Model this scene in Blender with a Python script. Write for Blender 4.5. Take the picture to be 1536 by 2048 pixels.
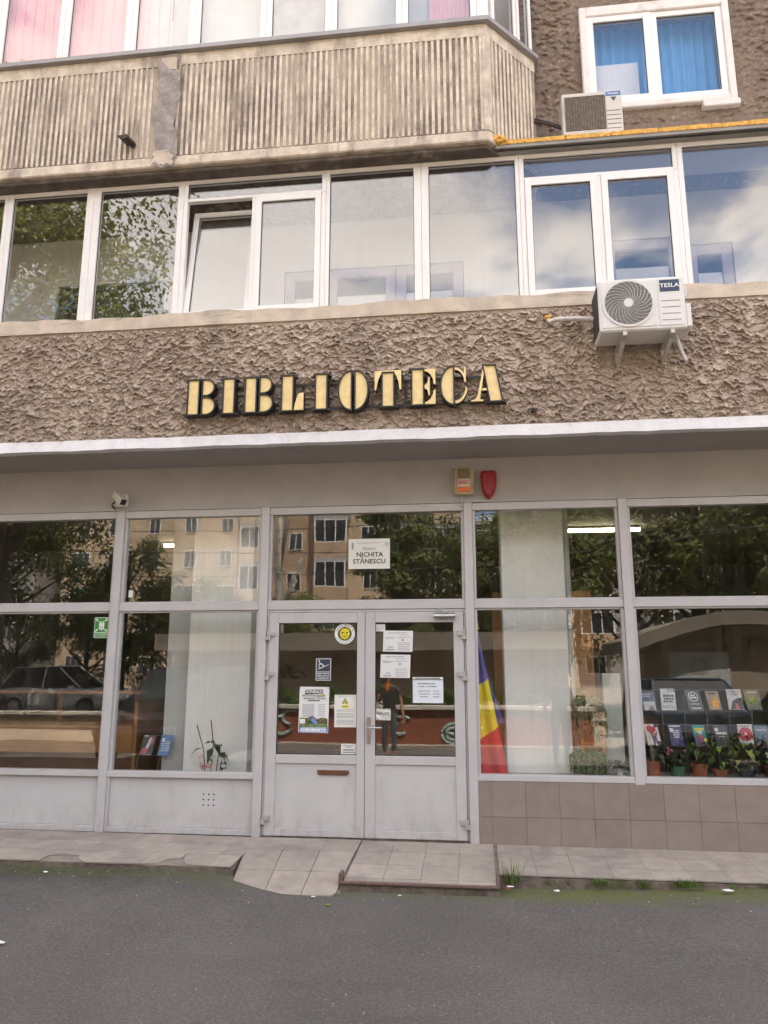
import bpy, bmesh, math, random
import numpy as np
from mathutils import Vector, Matrix
R = math.radians
random.seed(7)
rng = np.random.default_rng(11)
sc = bpy.context.scene
for o in list(bpy.data.objects):
    bpy.data.objects.remove(o)
COL = sc.collection

# ------------------------------------------------------------------ camera, sky, sun, exposure
cam = bpy.data.cameras.new('camera')
cam.sensor_fit = 'VERTICAL'; cam.sensor_height = 24.0
cam.lens = 24.0 * 1490.4 / 2048.0
cam.clip_start = 0.05; cam.clip_end = 2000
camo = bpy.data.objects.new('camera', cam); COL.objects.link(camo)
camo.location = (0, -7.45, 1.80)
camo.rotation_euler = (R(90) + 0.20047, 0, 0.118871)
sc.camera = camo

SUN_EL, SUN_AZ = 66.0, 20.0
world = bpy.data.worlds.new('World'); sc.world = world; world.use_nodes = True
wn = world.node_tree; wn.nodes.clear()
def wnode(t, **kw):
    n = wn.nodes.new(t)
    for k, v in kw.items(): setattr(n, k, v)
    return n
w_out = wnode('ShaderNodeOutputWorld'); w_bg = wnode('ShaderNodeBackground')
w_bg.inputs['Strength'].default_value = 0.13
w_sky = wnode('ShaderNodeTexSky', sky_type='NISHITA', sun_disc=False, sun_elevation=R(SUN_EL), sun_rotation=R(SUN_AZ))
w_sky.air_density = 1.1; w_sky.dust_density = 2.0; w_sky.ozone_density = 1.5
w_tc = wnode('ShaderNodeTexCoord'); w_sep = wnode('ShaderNodeSeparateXYZ')
w_add = wnode('ShaderNodeMath', operation='ADD'); w_add.inputs[1].default_value = 0.25
w_max = wnode('ShaderNodeMath', operation='MAXIMUM'); w_max.inputs[1].default_value = 0.12
w_dx = wnode('ShaderNodeMath', operation='DIVIDE'); w_dy = wnode('ShaderNodeMath', operation='DIVIDE')
w_comb = wnode('ShaderNodeCombineXYZ')
w_no = wnode('ShaderNodeTexNoise'); w_no.inputs['Scale'].default_value = 1.75; w_no.inputs['Detail'].default_value = 9
w_no.inputs['Roughness'].default_value = 0.56; w_no.inputs['Distortion'].default_value = 0.25
w_map = wnode('ShaderNodeMapping'); w_map.inputs['Location'].default_value = (8.58, 2.38, 0)
w_r = wnode('ShaderNodeMapRange', interpolation_type='SMOOTHSTEP')
w_r.inputs['From Min'].default_value = 0.43; w_r.inputs['From Max'].default_value = 0.54
w_no2 = wnode('ShaderNodeTexNoise'); w_no2.inputs['Scale'].default_value = 3.1; w_no2.inputs['Detail'].default_value = 6
w_cr = wnode('ShaderNodeMix', data_type='RGBA')
w_cr.inputs[6].default_value = (4.6, 4.3, 4.15, 1); w_cr.inputs[7].default_value = (8.8, 8.2, 7.9, 1)
w_mix = wnode('ShaderNodeMix', data_type='RGBA')
L = wn.links.new
L(w_tc.outputs['Generated'], w_sep.inputs[0]); L(w_sep.outputs['Z'], w_add.inputs[0]); L(w_add.outputs[0], w_max.inputs[0])
L(w_sep.outputs['X'], w_dx.inputs[0]); L(w_max.outputs[0], w_dx.inputs[1]); L(w_sep.outputs['Y'], w_dy.inputs[0]); L(w_max.outputs[0], w_dy.inputs[1])
L(w_dx.outputs[0], w_comb.inputs[0]); L(w_dy.outputs[0], w_comb.inputs[1]); L(w_comb.outputs[0], w_map.inputs[0])
L(w_map.outputs[0], w_no.inputs['Vector']); L(w_map.outputs[0], w_no2.inputs['Vector'])
L(w_no.outputs['Fac'], w_r.inputs['Value']); L(w_no2.outputs['Fac'], w_cr.inputs[0])
L(w_r.outputs[0], w_mix.inputs[0]); L(w_sky.outputs[0], w_mix.inputs[6]); L(w_cr.outputs[2], w_mix.inputs[7])
L(w_mix.outputs[2], w_bg.inputs['Color']); L(w_bg.outputs[0], w_out.inputs[0])

sun = bpy.data.lights.new('sun', 'SUN'); sun.energy = 5.0; sun.angle = R(0.6); sun.color = (1.0, 0.90, 0.76)
suno = bpy.data.objects.new('sun', sun); COL.objects.link(suno)
suno.rotation_euler = (-(R(90) - R(SUN_EL)), 0, -R(SUN_AZ)); suno.location = (20, 40, 60)

sc.view_settings.view_transform = 'Standard'; sc.view_settings.look = 'None'
sc.view_settings.gamma = 1.0; sc.view_settings.use_curve_mapping = False
sc.view_settings.exposure = 1.95
sc.cycles.use_denoising = True; sc.cycles.use_adaptive_sampling = True; sc.cycles.adaptive_threshold = .02
sc.cycles.use_light_tree = False; sc.cycles.max_bounces = 6; sc.cycles.transparent_max_bounces = 12; sc.cycles.glossy_bounces = 3; sc.cycles.diffuse_bounces = 3
sc.cycles.caustics_reflective = False; sc.cycles.caustics_refractive = False
sc.cycles.sample_clamp_indirect = 6.0

# ------------------------------------------------------------------ materials
MATS = {}
def nt(name):
    m = bpy.data.materials.new(name); m.use_nodes = True; t = m.node_tree; t.nodes.clear()
    out = t.nodes.new('ShaderNodeOutputMaterial'); b = t.nodes.new('ShaderNodeBsdfPrincipled')
    t.links.new(b.outputs[0], out.inputs[0]); MATS[name] = m
    return m, t, b
def rgba(c): return (c[0], c[1], c[2], 1)
def pos(t, scale=(1, 1, 1), loc=(0, 0, 0), rand=False):
    g = t.nodes.new('ShaderNodeNewGeometry'); m = t.nodes.new('ShaderNodeMapping')
    m.inputs['Scale'].default_value = scale; m.inputs['Location'].default_value = loc
    t.links.new(g.outputs['Position'], m.inputs[0])
    return m.outputs[0]
def noise(t, vec, scale, detail=4, rough=.55, dist=0.):
    n = t.nodes.new('ShaderNodeTexNoise'); n.inputs['Scale'].default_value = scale; n.inputs['Detail'].default_value = detail
    n.inputs['Roughness'].default_value = rough; n.inputs['Distortion'].default_value = dist
    t.links.new(vec, n.inputs['Vector']); return n.outputs['Fac']
def rng_(t, v, a, b, c=0., d=1., smooth=True):
    n = t.nodes.new('ShaderNodeMapRange'); n.interpolation_type = 'SMOOTHSTEP' if smooth else 'LINEAR'
    for k, x in zip(('From Min', 'From Max', 'To Min', 'To Max'), (a, b, c, d)): n.inputs[k].default_value = x
    t.links.new(v, n.inputs['Value']); return n.outputs[0]
def mixc(t, f, a, b, mode='MIX'):
    n = t.nodes.new('ShaderNodeMix'); n.data_type = 'RGBA'; n.blend_type = mode
    for i, x in ((0, f), (6, a), (7, b)):
        if isinstance(x, (int, float)): n.inputs[i].default_value = x
        elif isinstance(x, tuple): n.inputs[i].default_value = rgba(x)
        else: t.links.new(x, n.inputs[i])
    return n.outputs[2]
def math_(t, op, a, b=None):
    n = t.nodes.new('ShaderNodeMath'); n.operation = op
    for i, x in enumerate((a, b)):
        if x is None: continue
        if isinstance(x, (int, float)): n.inputs[i].default_value = x
        else: t.links.new(x, n.inputs[i])
    return n.outputs[0]
def bump(t, b, h, strength, dist):
    n = t.nodes.new('ShaderNodeBump'); n.inputs['Strength'].default_value = strength; n.inputs['Distance'].default_value = dist
    t.links.new(h, n.inputs['Height']); t.links.new(n.outputs[0], b.inputs['Normal'])
def M(name, col, rough=.6, var=.12, scale=6., metal=0., bmp=0., bscale=60., bdist=.004, dirt=None, spec=.5, rand=0., coat=0., splash=False):
    """plain procedural material: two noises of colour variation, optional grime (colour, scale, stretch, lo, hi, amount), bump"""
    m, t, b = nt(name)
    p = pos(t)
    c = mixc(t, rng_(t, noise(t, p, scale, 5), .3, .7), tuple(x * (1 - var) for x in col), tuple(min(1, x * (1 + var)) for x in col))
    if rand:
        oi = t.nodes.new('ShaderNodeObjectInfo')
        c = mixc(t, 1.0, c, mixc(t, oi.outputs['Random'], (1 - rand,) * 3, (1 + rand,) * 3), 'MULTIPLY')
    if dirt:
        dc, ds, st, lo, hi, am = dirt
        f = rng_(t, noise(t, pos(t, st), ds, 6, .62), lo, hi, 0, am)
        c = mixc(t, f, c, dc)
    t.links.new(c, b.inputs['Base Color'])
    b.inputs['Roughness'].default_value = rough; b.inputs['Metallic'].default_value = metal
    b.inputs['Specular IOR Level'].default_value = spec; b.inputs['Coat Weight'].default_value = coat
    if splash:
        sz = t.nodes.new('ShaderNodeSeparateXYZ'); t.links.new(p, sz.inputs[0])
        f = math_(t, 'MULTIPLY', rng_(t, sz.outputs['Z'], .50, .16), rng_(t, noise(t, pos(t, (2, 2, 1)), 7, 6, .7), .38, .72, .05, .42))
        c = mixc(t, f, c, (.27, .235, .21)); 
    t.links.new(c, b.inputs['Base Color'])
    if bmp: bump(t, b, noise(t, p, bscale, 4), bmp, bdist)
    return m
def emit(name, col, s):
    m, t, b = nt(name)
    b.inputs['Base Color'].default_value = rgba(col); b.inputs['Emission Color'].default_value = rgba(col); b.inputs['Emission Strength'].default_value = s
    return m
def glass(name, f0=.10, tint=(.93, .95, .94), wav=.012, wscale=1.1, grime=.0):
    m = bpy.data.materials.new(name); m.use_nodes = True; t = m.node_tree; t.nodes.clear(); MATS[name] = m
    out = t.nodes.new('ShaderNodeOutputMaterial'); tr = t.nodes.new('ShaderNodeBsdfTransparent'); gl = t.nodes.new('ShaderNodeBsdfGlossy')
    mx = t.nodes.new('ShaderNodeMixShader'); ge = t.nodes.new('ShaderNodeNewGeometry'); dt = t.nodes.new('ShaderNodeVectorMath'); dt.operation = 'DOT_PRODUCT'
    t.links.new(ge.outputs['Incoming'], dt.inputs[0]); t.links.new(ge.outputs['True Normal'], dt.inputs[1])
    k5 = math_(t, 'POWER', math_(t, 'SUBTRACT', 1.0, math_(t, 'MINIMUM', math_(t, 'ABSOLUTE', dt.outputs['Value']), 1.0)), 5.0)
    f = math_(t, 'ADD', math_(t, 'MULTIPLY', k5, 1.0 - f0), f0)
    tr.inputs[0].default_value = rgba(tint); gl.inputs['Roughness'].default_value = 0.0; gl.inputs['Color'].default_value = (1, 1, 1, 1)
    bp = t.nodes.new('ShaderNodeBump'); bp.inputs['Strength'].default_value = 1.0; bp.inputs['Distance'].default_value = wav
    oi = t.nodes.new('ShaderNodeObjectInfo'); g = t.nodes.new('ShaderNodeNewGeometry'); va = t.nodes.new('ShaderNodeVectorMath'); va.operation = 'MULTIPLY_ADD'
    t.links.new(oi.outputs['Random'], va.inputs[0]); va.inputs[1].default_value = (37, 11, 53); t.links.new(g.outputs['Position'], va.inputs[2])
    t.links.new(noise(t, va.outputs[0], wscale, 1.5), bp.inputs['Height']); t.links.new(bp.outputs[0], gl.inputs['Normal'])
    t.links.new(f, mx.inputs[0]); t.links.new(tr.outputs[0], mx.inputs[1]); t.links.new(gl.outputs[0], mx.inputs[2])
    sh = mx.outputs[0]
    if grime:
        df = t.nodes.new('ShaderNodeBsdfDiffuse'); df.inputs[0].default_value = (.55, .5, .43, 1)
        m2 = t.nodes.new('ShaderNodeMixShader'); t.links.new(rng_(t, noise(t, pos(t, (9, 9, .8)), 2.2, 7, .7), .45, .85, .0, grime), m2.inputs[0])
        t.links.new(sh, m2.inputs[1]); t.links.new(df.outputs[0], m2.inputs[2]); sh = m2.outputs[0]
    t.links.new(sh, out.inputs[0]); return m

def asphalt():
    m, t, b = nt('asphalt'); p = pos(t)
    base = mixc(t, rng_(t, noise(t, p, .7, 7, .65), .34, .66), (.124, .108, .097), (.198, .176, .160))
    v = t.nodes.new('ShaderNodeTexVoronoi'); v.inputs['Scale'].default_value = 95; t.links.new(p, v.inputs['Vector'])
    sepc = t.nodes.new('ShaderNodeSeparateColor'); t.links.new(v.outputs['Color'], sepc.inputs[0])
    base = mixc(t, rng_(t, noise(t, p, 42, 5, .85), .34, .66), mixc(t, .50, base, (.045, .041, .038)), mixc(t, .28, base, (.34, .32, .31)))
    base = mixc(t, rng_(t, noise(t, p, 130, 3, .7), .3, .75), mixc(t, .45, base, (.035, .031, .03)), mixc(t, .25, base, (.22, .205, .20)))
    chip = math_(t, 'MULTIPLY', rng_(t, sepc.outputs[0], .88, .90), rng_(t, v.outputs['Distance'], .34, .22))
    base = mixc(t, chip, base, (.36, .34, .32))
    v2 = t.nodes.new('ShaderNodeTexVoronoi'); v2.inputs['Scale'].default_value = 24; t.links.new(p, v2.inputs['Vector'])
    s2 = t.nodes.new('ShaderNodeSeparateColor'); t.links.new(v2.outputs['Color'], s2.inputs[0])
    base = mixc(t, math_(t, 'MULTIPLY', rng_(t, s2.outputs[1], .955, .97), rng_(t, v2.outputs['Distance'], .16, .1)), base, (.42, .40, .37))
    base = mixc(t, rng_(t, noise(t, pos(t, (.5, 1.6, 1)), 1.3, 7, .7), .56, .70, 0, .38), base, (.06, .054, .05))
    # moss along the kerb, damp dirt in the gutter
    s = t.nodes.new('ShaderNodeSeparateXYZ'); t.links.new(p, s.inputs[0])
    n1 = noise(t, p, 2.6, 6, .65); n2 = noise(t, p, 22, 5, .7)
    near = rng_(t, math_(t, 'ADD', s.outputs['Y'], math_(t, 'MULTIPLY', n1, .55)), -1.08, -.66)
    east = rng_(t, math_(t, 'ADD', s.outputs['X'], math_(t, 'MULTIPLY', n1, .8)), -.9, 1.2, .5, 1.0)
    moss = math_(t, 'MULTIPLY', math_(t, 'MULTIPLY', near, east), rng_(t, n2, .34, .54))
    dirt = math_(t, 'MULTIPLY', rng_(t, math_(t, 'ADD', s.outputs['Y'], math_(t, 'MULTIPLY', n1, .8)), -1.15, -.55), rng_(t, s.outputs['X'], -1.6, -3.2))
    base = mixc(t, math_(t, 'MULTIPLY', dirt, .75), base, (.022, .021, .020))
    base = mixc(t, math_(t, 'MULTIPLY', moss, .95), base, mixc(t, n2, (.07, .085, .015), (.19, .20, .045)))
    t.links.new(base, b.inputs['Base Color']); b.inputs['Roughness'].default_value = .88
    h = math_(t, 'ADD', noise(t, p, 110, 3, .7), math_(t, 'MULTIPLY', v.outputs['Distance'], .7))
    bump(t, b, math_(t, 'ADD', h, math_(t, 'MULTIPLY', noise(t, p, 40, 4, .8), 2.0)), .9, .008); return m
asphalt()
glass('shop_glass', .064, (.985, .99, .985), .0016, .9, .04)
glass('loggia_glass', .09, (.985, .99, .99), .0016, .8, .02)
M('frame_grey', (.55, .53, .53), .42, .04, 3, bmp=.15, bscale=180, bdist=.001, dirt=((.33, .30, .28), 3, (1, 1, .35), .55, .8, .35), splash=True)
M('panel_grey', (.56, .55, .55), .45, .05, 2, bmp=.2, bscale=5, bdist=.003, dirt=((.36, .32, .30), 2.4, (2.5, 2.5, .8), .52, .8, .35), splash=True)
M('pvc_white', (.80, .78, .77), .35, .03, 4, dirt=((.52, .47, .42), 5, (1, 1, .5), .58, .82, .3))
M('gasket', (.02, .02, .02), .6)
M('hinge_metal', (.50, .49, .48), .35, .08, 20, metal=.4)
M('steel', (.48, .48, .48), .28, .08, 20, metal=1.)
M('white_lip', (.84, .83, .86), .75, .05, 9, bmp=.7, bscale=38, bdist=.006, dirt=((.45, .42, .40), 9, (1, 1, .6), .6, .75, .5))
M('soffit_paint', (.40, .368, .352), .85, .05, 2.5, bmp=.3, bscale=18, bdist=.004, dirt=((.2, .18, .17), 1.3, (1, 1, 1), .55, .8, .4))
M('wall_paint', (.45, .425, .41), .85, .06, 2.2, bmp=.55, bscale=7, bdist=.012, dirt=((.30, .27, .25), 1.8, (1, 1, 1), .55, .8, .45))
M('cap_concrete', (.57, .485, .395), .85, .15, 5, bmp=.8, bscale=45, bdist=.006, dirt=((.17, .14, .12), 3.2, (.6, 1, 2.5), .54, .74, .65))
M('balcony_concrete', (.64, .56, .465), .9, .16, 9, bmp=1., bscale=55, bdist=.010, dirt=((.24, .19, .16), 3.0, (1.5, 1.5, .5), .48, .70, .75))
M('groove_aggregate', (.25, .195, .165), .95, .35, 60, bmp=1., bscale=90, bdist=.012, dirt=((.60, .50, .40), 2.6, (1.6, 1.6, .5), .40, .60, .82))
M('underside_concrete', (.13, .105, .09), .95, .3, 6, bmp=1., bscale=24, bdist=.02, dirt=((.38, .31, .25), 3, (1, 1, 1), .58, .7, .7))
M('mortar_patch', (.30, .265, .25), .95, .18, 9, bmp=1., bscale=16, bdist=.02)
M('flashing', (.30, .29, .29), .5, .06, 4, metal=.3)
M('foam_orange', (.66, .37, .085), .8, .22, 26, bmp=1., bscale=40, bdist=.01, dirt=((.14, .07, .02), 26, (1, 1, .08), .60, .68, .9))
M('roof_sheet', (.27, .255, .24), .6, .08, 5)
M('white_plaster', (.74, .70, .68), .8, .05, 7, bmp=.6, bscale=30, bdist=.006, dirt=((.40, .35, .31), 5, (1, 1, .7), .57, .75, .5))
def stucco(name, a, b_, pale):
    m, t, b = nt(name); p = pos(t)
    c = mixc(t, rng_(t, noise(t, p, 1.1, 5, .6), .32, .68), a, b_)
    c = mixc(t, rng_(t, noise(t, p, 21, 5, .65, .6), .50, .68, 0, .75), c, pale)
    c = mixc(t, rng_(t, noise(t, pos(t, (1.2, 1, .35)), 1.5, 5), .52, .72, 0, .45), c, tuple(x * .62 for x in a))
    t.links.new(c, b.inputs['Base Color']); b.inputs['Roughness'].default_value = .95
    bump(t, b, noise(t, p, 150, 3, .7), .35, .003)
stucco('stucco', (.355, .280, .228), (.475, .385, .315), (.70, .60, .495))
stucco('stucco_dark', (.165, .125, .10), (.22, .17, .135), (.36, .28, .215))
M('gold_face', (.86, .66, .31), .45, .08, 14, dirt=((.58, .38, .13), 9, (1, 1, 2), .58, .8, .4))
M('letter_black', (.022, .020, .019), .5, .2, 20)
M('ac_white', (.72, .70, .68), .38, .03, 6, dirt=((.42, .36, .30), 4, (1, 1, .5), .58, .8, .4))
M('ac_beige', (.60, .56, .51), .45, .04, 6, dirt=((.28, .23, .19), 4, (1, 1, .5), .52, .75, .6))
M('ac_dark', (.045, .035, .03), .7, .2, 30)
M('ac_grille', (.27, .225, .19), .6, .2, 30)
M('ac_navy', (.035, .05, .10), .5); M('ac_blue', (.06, .16, .42), .5); M('print_white', (.85, .85, .85), .6, .02)
M('print_black', (.03, .03, .035), .6, .02); M('print_grey', (.32, .32, .34), .7, .05)
M('galv', (.55, .53, .50), .45, .1, 18, metal=.3, dirt=((.35, .25, .17), 14, (1, 1, 1), .55, .75, .5))
M('hose_white', (.66, .63, .60), .5, .06, 30, bmp=.6, bscale=90, bdist=.003)
M('pavement_tile', (.365, .312, .270), .72, .08, 9, rand=.10, bmp=.4, bscale=120, bdist=.002, dirt=((.20, .172, .155), 2.6, (1, 1, 1), .46, .72, .62))
M('base_tile', (.270, .218, .188), .6, .07, 6, rand=.05, bmp=.2, bscale=200, bdist=.001, dirt=((.42, .37, .34), 3.0, (1.6, 1.6, .9), .56, .8, .28))
M('grout', (.255, .212, .186), .95, .2, 12); M('grout_dark', (.25, .212, .18), .95, .2, 12)
M('kerb_concrete', (.165, .13, .11), .95, .3, 12, bmp=1., bscale=50, bdist=.012, dirt=((.10, .11, .04), 5, (1, 1, 1), .5, .68, .6))
M('rust_iron', (.16, .10, .085), .8, .3, 30, bmp=.6, bscale=60, bdist=.004)
M('paper', (.80, .80, .79), .7, .02); M('paper_blue', (.78, .82, .88), .6, .03); M('paper_warm', (.80, .80, .74), .7, .02)
M('foil', (.75, .74, .70), .25, .1, 30, metal=.4, bmp=1., bscale=24, bdist=.02)
M('sign_green', (.045, .24, .035), .5, .06); M('sign_mint', (.62, .80, .58), .5, .03); M('sign_navy', (.045, .05, .085), .5, .05); M('sign_silver', (.55, .55, .57), .4, .05)
M('yellow', (.85, .72, .02), .5, .03); M('poster_green', (.035, .06, .03), .6); M('poster_blue', (.16, .30, .62), .6, .2, 20); M('poster_brown', (.16, .10, .06), .7, .5, 45); M('poster_leaf', (.14, .24, .09), .7, .5, 40)
M('siren_cream', (.47, .39, .25), .55, .08, 8, dirt=((.2, .15, .08), 9, (1, 1, 1), .55, .7, .6)); M('camera_white', (.66, .62, .56), .5, .06, 8); M('siren_grille', (.22, .17, .09), .7, .1); M('siren_orange', (.85, .20, .03), .35); M('siren_pink', (.72, .55, .52), .5); M('siren_red', (.33, .012, .016), .32, .1); M('siren_lip', (.42, .05, .06), .35); M('print_red', (.45, .06, .06), .6)
M('flag_blue', (.085, .10, .40), .75, .08); M('flag_yellow', (.85, .66, .03), .75, .06); M('flag_red', (.62, .03, .035), .75, .06)
M('column_white', (.90, .90, .87), .8, .03, 2, bmp=.1, bscale=20); M('column_grey', (.52, .52, .50), .8, .04, 2)
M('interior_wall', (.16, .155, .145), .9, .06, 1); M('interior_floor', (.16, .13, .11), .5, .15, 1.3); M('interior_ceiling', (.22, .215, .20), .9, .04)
M('wood_orange', (.40, .195, .065), .42, .18, 2.5, dirt=((.24, .10, .03), 2.2, (.35, 1, 9), .45, .7, .5)); M('wood_dark', (.14, .06, .026), .5, .2, 4); M('wood_pale', (.36, .25, .14), .55, .15, 5)
M('ledge_grey', (.33, .32, .30), .7, .05); M('panel_pale', (.46, .49, .49), .6, .04)
M('terracotta', (.36, .115, .065), .75, .12, 12); M('pot_dark', (.05, .055, .06), .6); M('pot_green', (.05, .15, .07), .5); M('soil', (.05, .035, .025), .95, .3, 40)
M('leaf_mid', (.075, .13, .030), .5, .35, 12, rand=.1); M('leaf_dark', (.030, .050, .020), .5, .35, 14); M('leaf_lime', (.20, .28, .045), .5, .3, 12); M('leaf_grey', (.15, .15, .075), .6, .4, 18)
M('stem', (.07, .06, .03), .7, .3, 20); M('petal_pink', (.70, .25, .27), .6, .15); M('petal_red', (.55, .03, .03), .6, .15)
M('rack_wire', (.22, .22, .23), .4, .1, metal=.5)
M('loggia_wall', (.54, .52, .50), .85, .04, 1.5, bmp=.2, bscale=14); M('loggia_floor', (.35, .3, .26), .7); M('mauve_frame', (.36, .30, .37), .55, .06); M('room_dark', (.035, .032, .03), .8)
M('curtain_white', (.74, .74, .76), .85, .04); M('curtain_pink', (.84, .30, .32), .8, .04); M('curtain_pink_pale', (.84, .50, .50), .8, .04); M('curtain_blue', (.10, .33, .66), .8, .05)
M('blind_grey', (.50, .50, .485), .7, .05, 3); M('net_grey', (.35, .33, .32), .8, .15, 5)
M('skin', (.50, .26, .18), .55, .06); M('hair', (.05, .03, .02), .6); M('cloth_black', (.030, .028, .030), .85, .15); M('cloth_denim', (.10, .13, .16), .85, .15); M('shoe_coral', (.70, .26, .18), .6, .1); M('cloth_grey', (.12, .12, .125), .85, .15)
emit('tube_light', (1.0, .86, .55), 9.0)
# behind the camera
M('block_tan', (.52, .40, .275), .9, .12, .5, bmp=.3, bscale=3, bdist=.02, dirt=((.28, .20, .14), .5, (1, 1, .25), .5, .72, .45))
M('block_brown', (.42, .30, .20), .9, .14, .5, dirt=((.2, .14, .1), .5, (1, 1, .25), .5, .72, .45)); M('block_cream', (.66, .56, .43), .9, .08, .5, dirt=((.4, .3, .2), .4, (1, 1, .3), .52, .75, .35)); M('block_grey', (.36, .34, .33), .9, .12, .5)
M('pane_dark', (.03, .035, .042), .08, .2, 1.0, spec=.8)
M('bark', (.105, .075, .055), .9, .3, 9, bmp=1., bscale=26, bdist=.03); M('bark_pale', (.40, .38, .34), .85, .3, 5)
M('foliage_a', (.165, .185, .062), .6, .45, .9, spec=.3); M('foliage_b', (.125, .148, .052), .6, .45, .9, spec=.3); M('foliage_c', (.17, .19, .068), .6, .4, .9, spec=.3); M('hedge_green', (.085, .14, .028), .6, .45, 3, spec=.3); M('grass_green', (.10, .17, .025), .6, .4, 9)
M('kiosk_concrete', (.22, .195, .165), .9, .12, 1.5, dirt=((.2, .17, .14), 1.2, (1, 1, .6), .5, .75, .5)); M('kiosk_wall', (.30, .25, .20), .9, .15, 1.5); M('coping', (.62, .58, .52), .8, .08, 3); M('graffiti_blue', (.36, .48, .47), .7, .15, 3); M('graffiti_dark', (.045, .04, .05), .7); M('graffiti_red', (.35, .05, .06), .7)
M('plaza', (.33, .285, .24), .9, .12, .6); M('earth', (.20, .17, .12), .95, .2, .4)
M('car_black', (.016, .015, .017), .18, .1, 1, coat=.8); M('car_maroon', (.05, .022, .025), .18, .1, 1, coat=.8); M('car_blue', (.035, .055, .085), .16, .1, 1, coat=.8); M('car_white', (.75, .75, .75), .25, .03, 1, coat=.6); M('car_silver', (.42, .43, .44), .25, .04, 1, metal=.5, coat=.5)
M('tyre', (.018, .018, .018), .85); M('rim', (.45, .45, .46), .3, .1, metal=.8); M('lamp_red', (.4, .02, .02), .2); M('lamp_clear', (.7, .7, .7), .1); M('cable', (.02, .02, .02), .6); M('pole_concrete', (.46, .43, .39), .85, .12, 2)
def brickmat():
    m, t, b = nt('red_brick'); g = pos(t); s = t.nodes.new('ShaderNodeSeparateXYZ'); t.links.new(g, s.inputs[0])
    c = t.nodes.new('ShaderNodeCombineXYZ'); t.links.new(s.outputs['X'], c.inputs[0]); t.links.new(s.outputs['Z'], c.inputs[1])
    br = t.nodes.new('ShaderNodeTexBrick'); br.inputs['Scale'].default_value = 1; br.inputs['Brick Width'].default_value = .24; br.inputs['Row Height'].default_value = .07
    br.inputs['Mortar Size'].default_value = .006; br.inputs['Color1'].default_value = (.33, .085, .04, 1); br.inputs['Color2'].default_value = (.24, .055, .03, 1); br.inputs['Mortar'].default_value = (.2, .13, .1, 1)
    t.links.new(c.outputs[0], br.inputs['Vector']); t.links.new(br.outputs['Color'], b.inputs['Base Color']); b.inputs['Roughness'].default_value = .9
brickmat()

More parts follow.
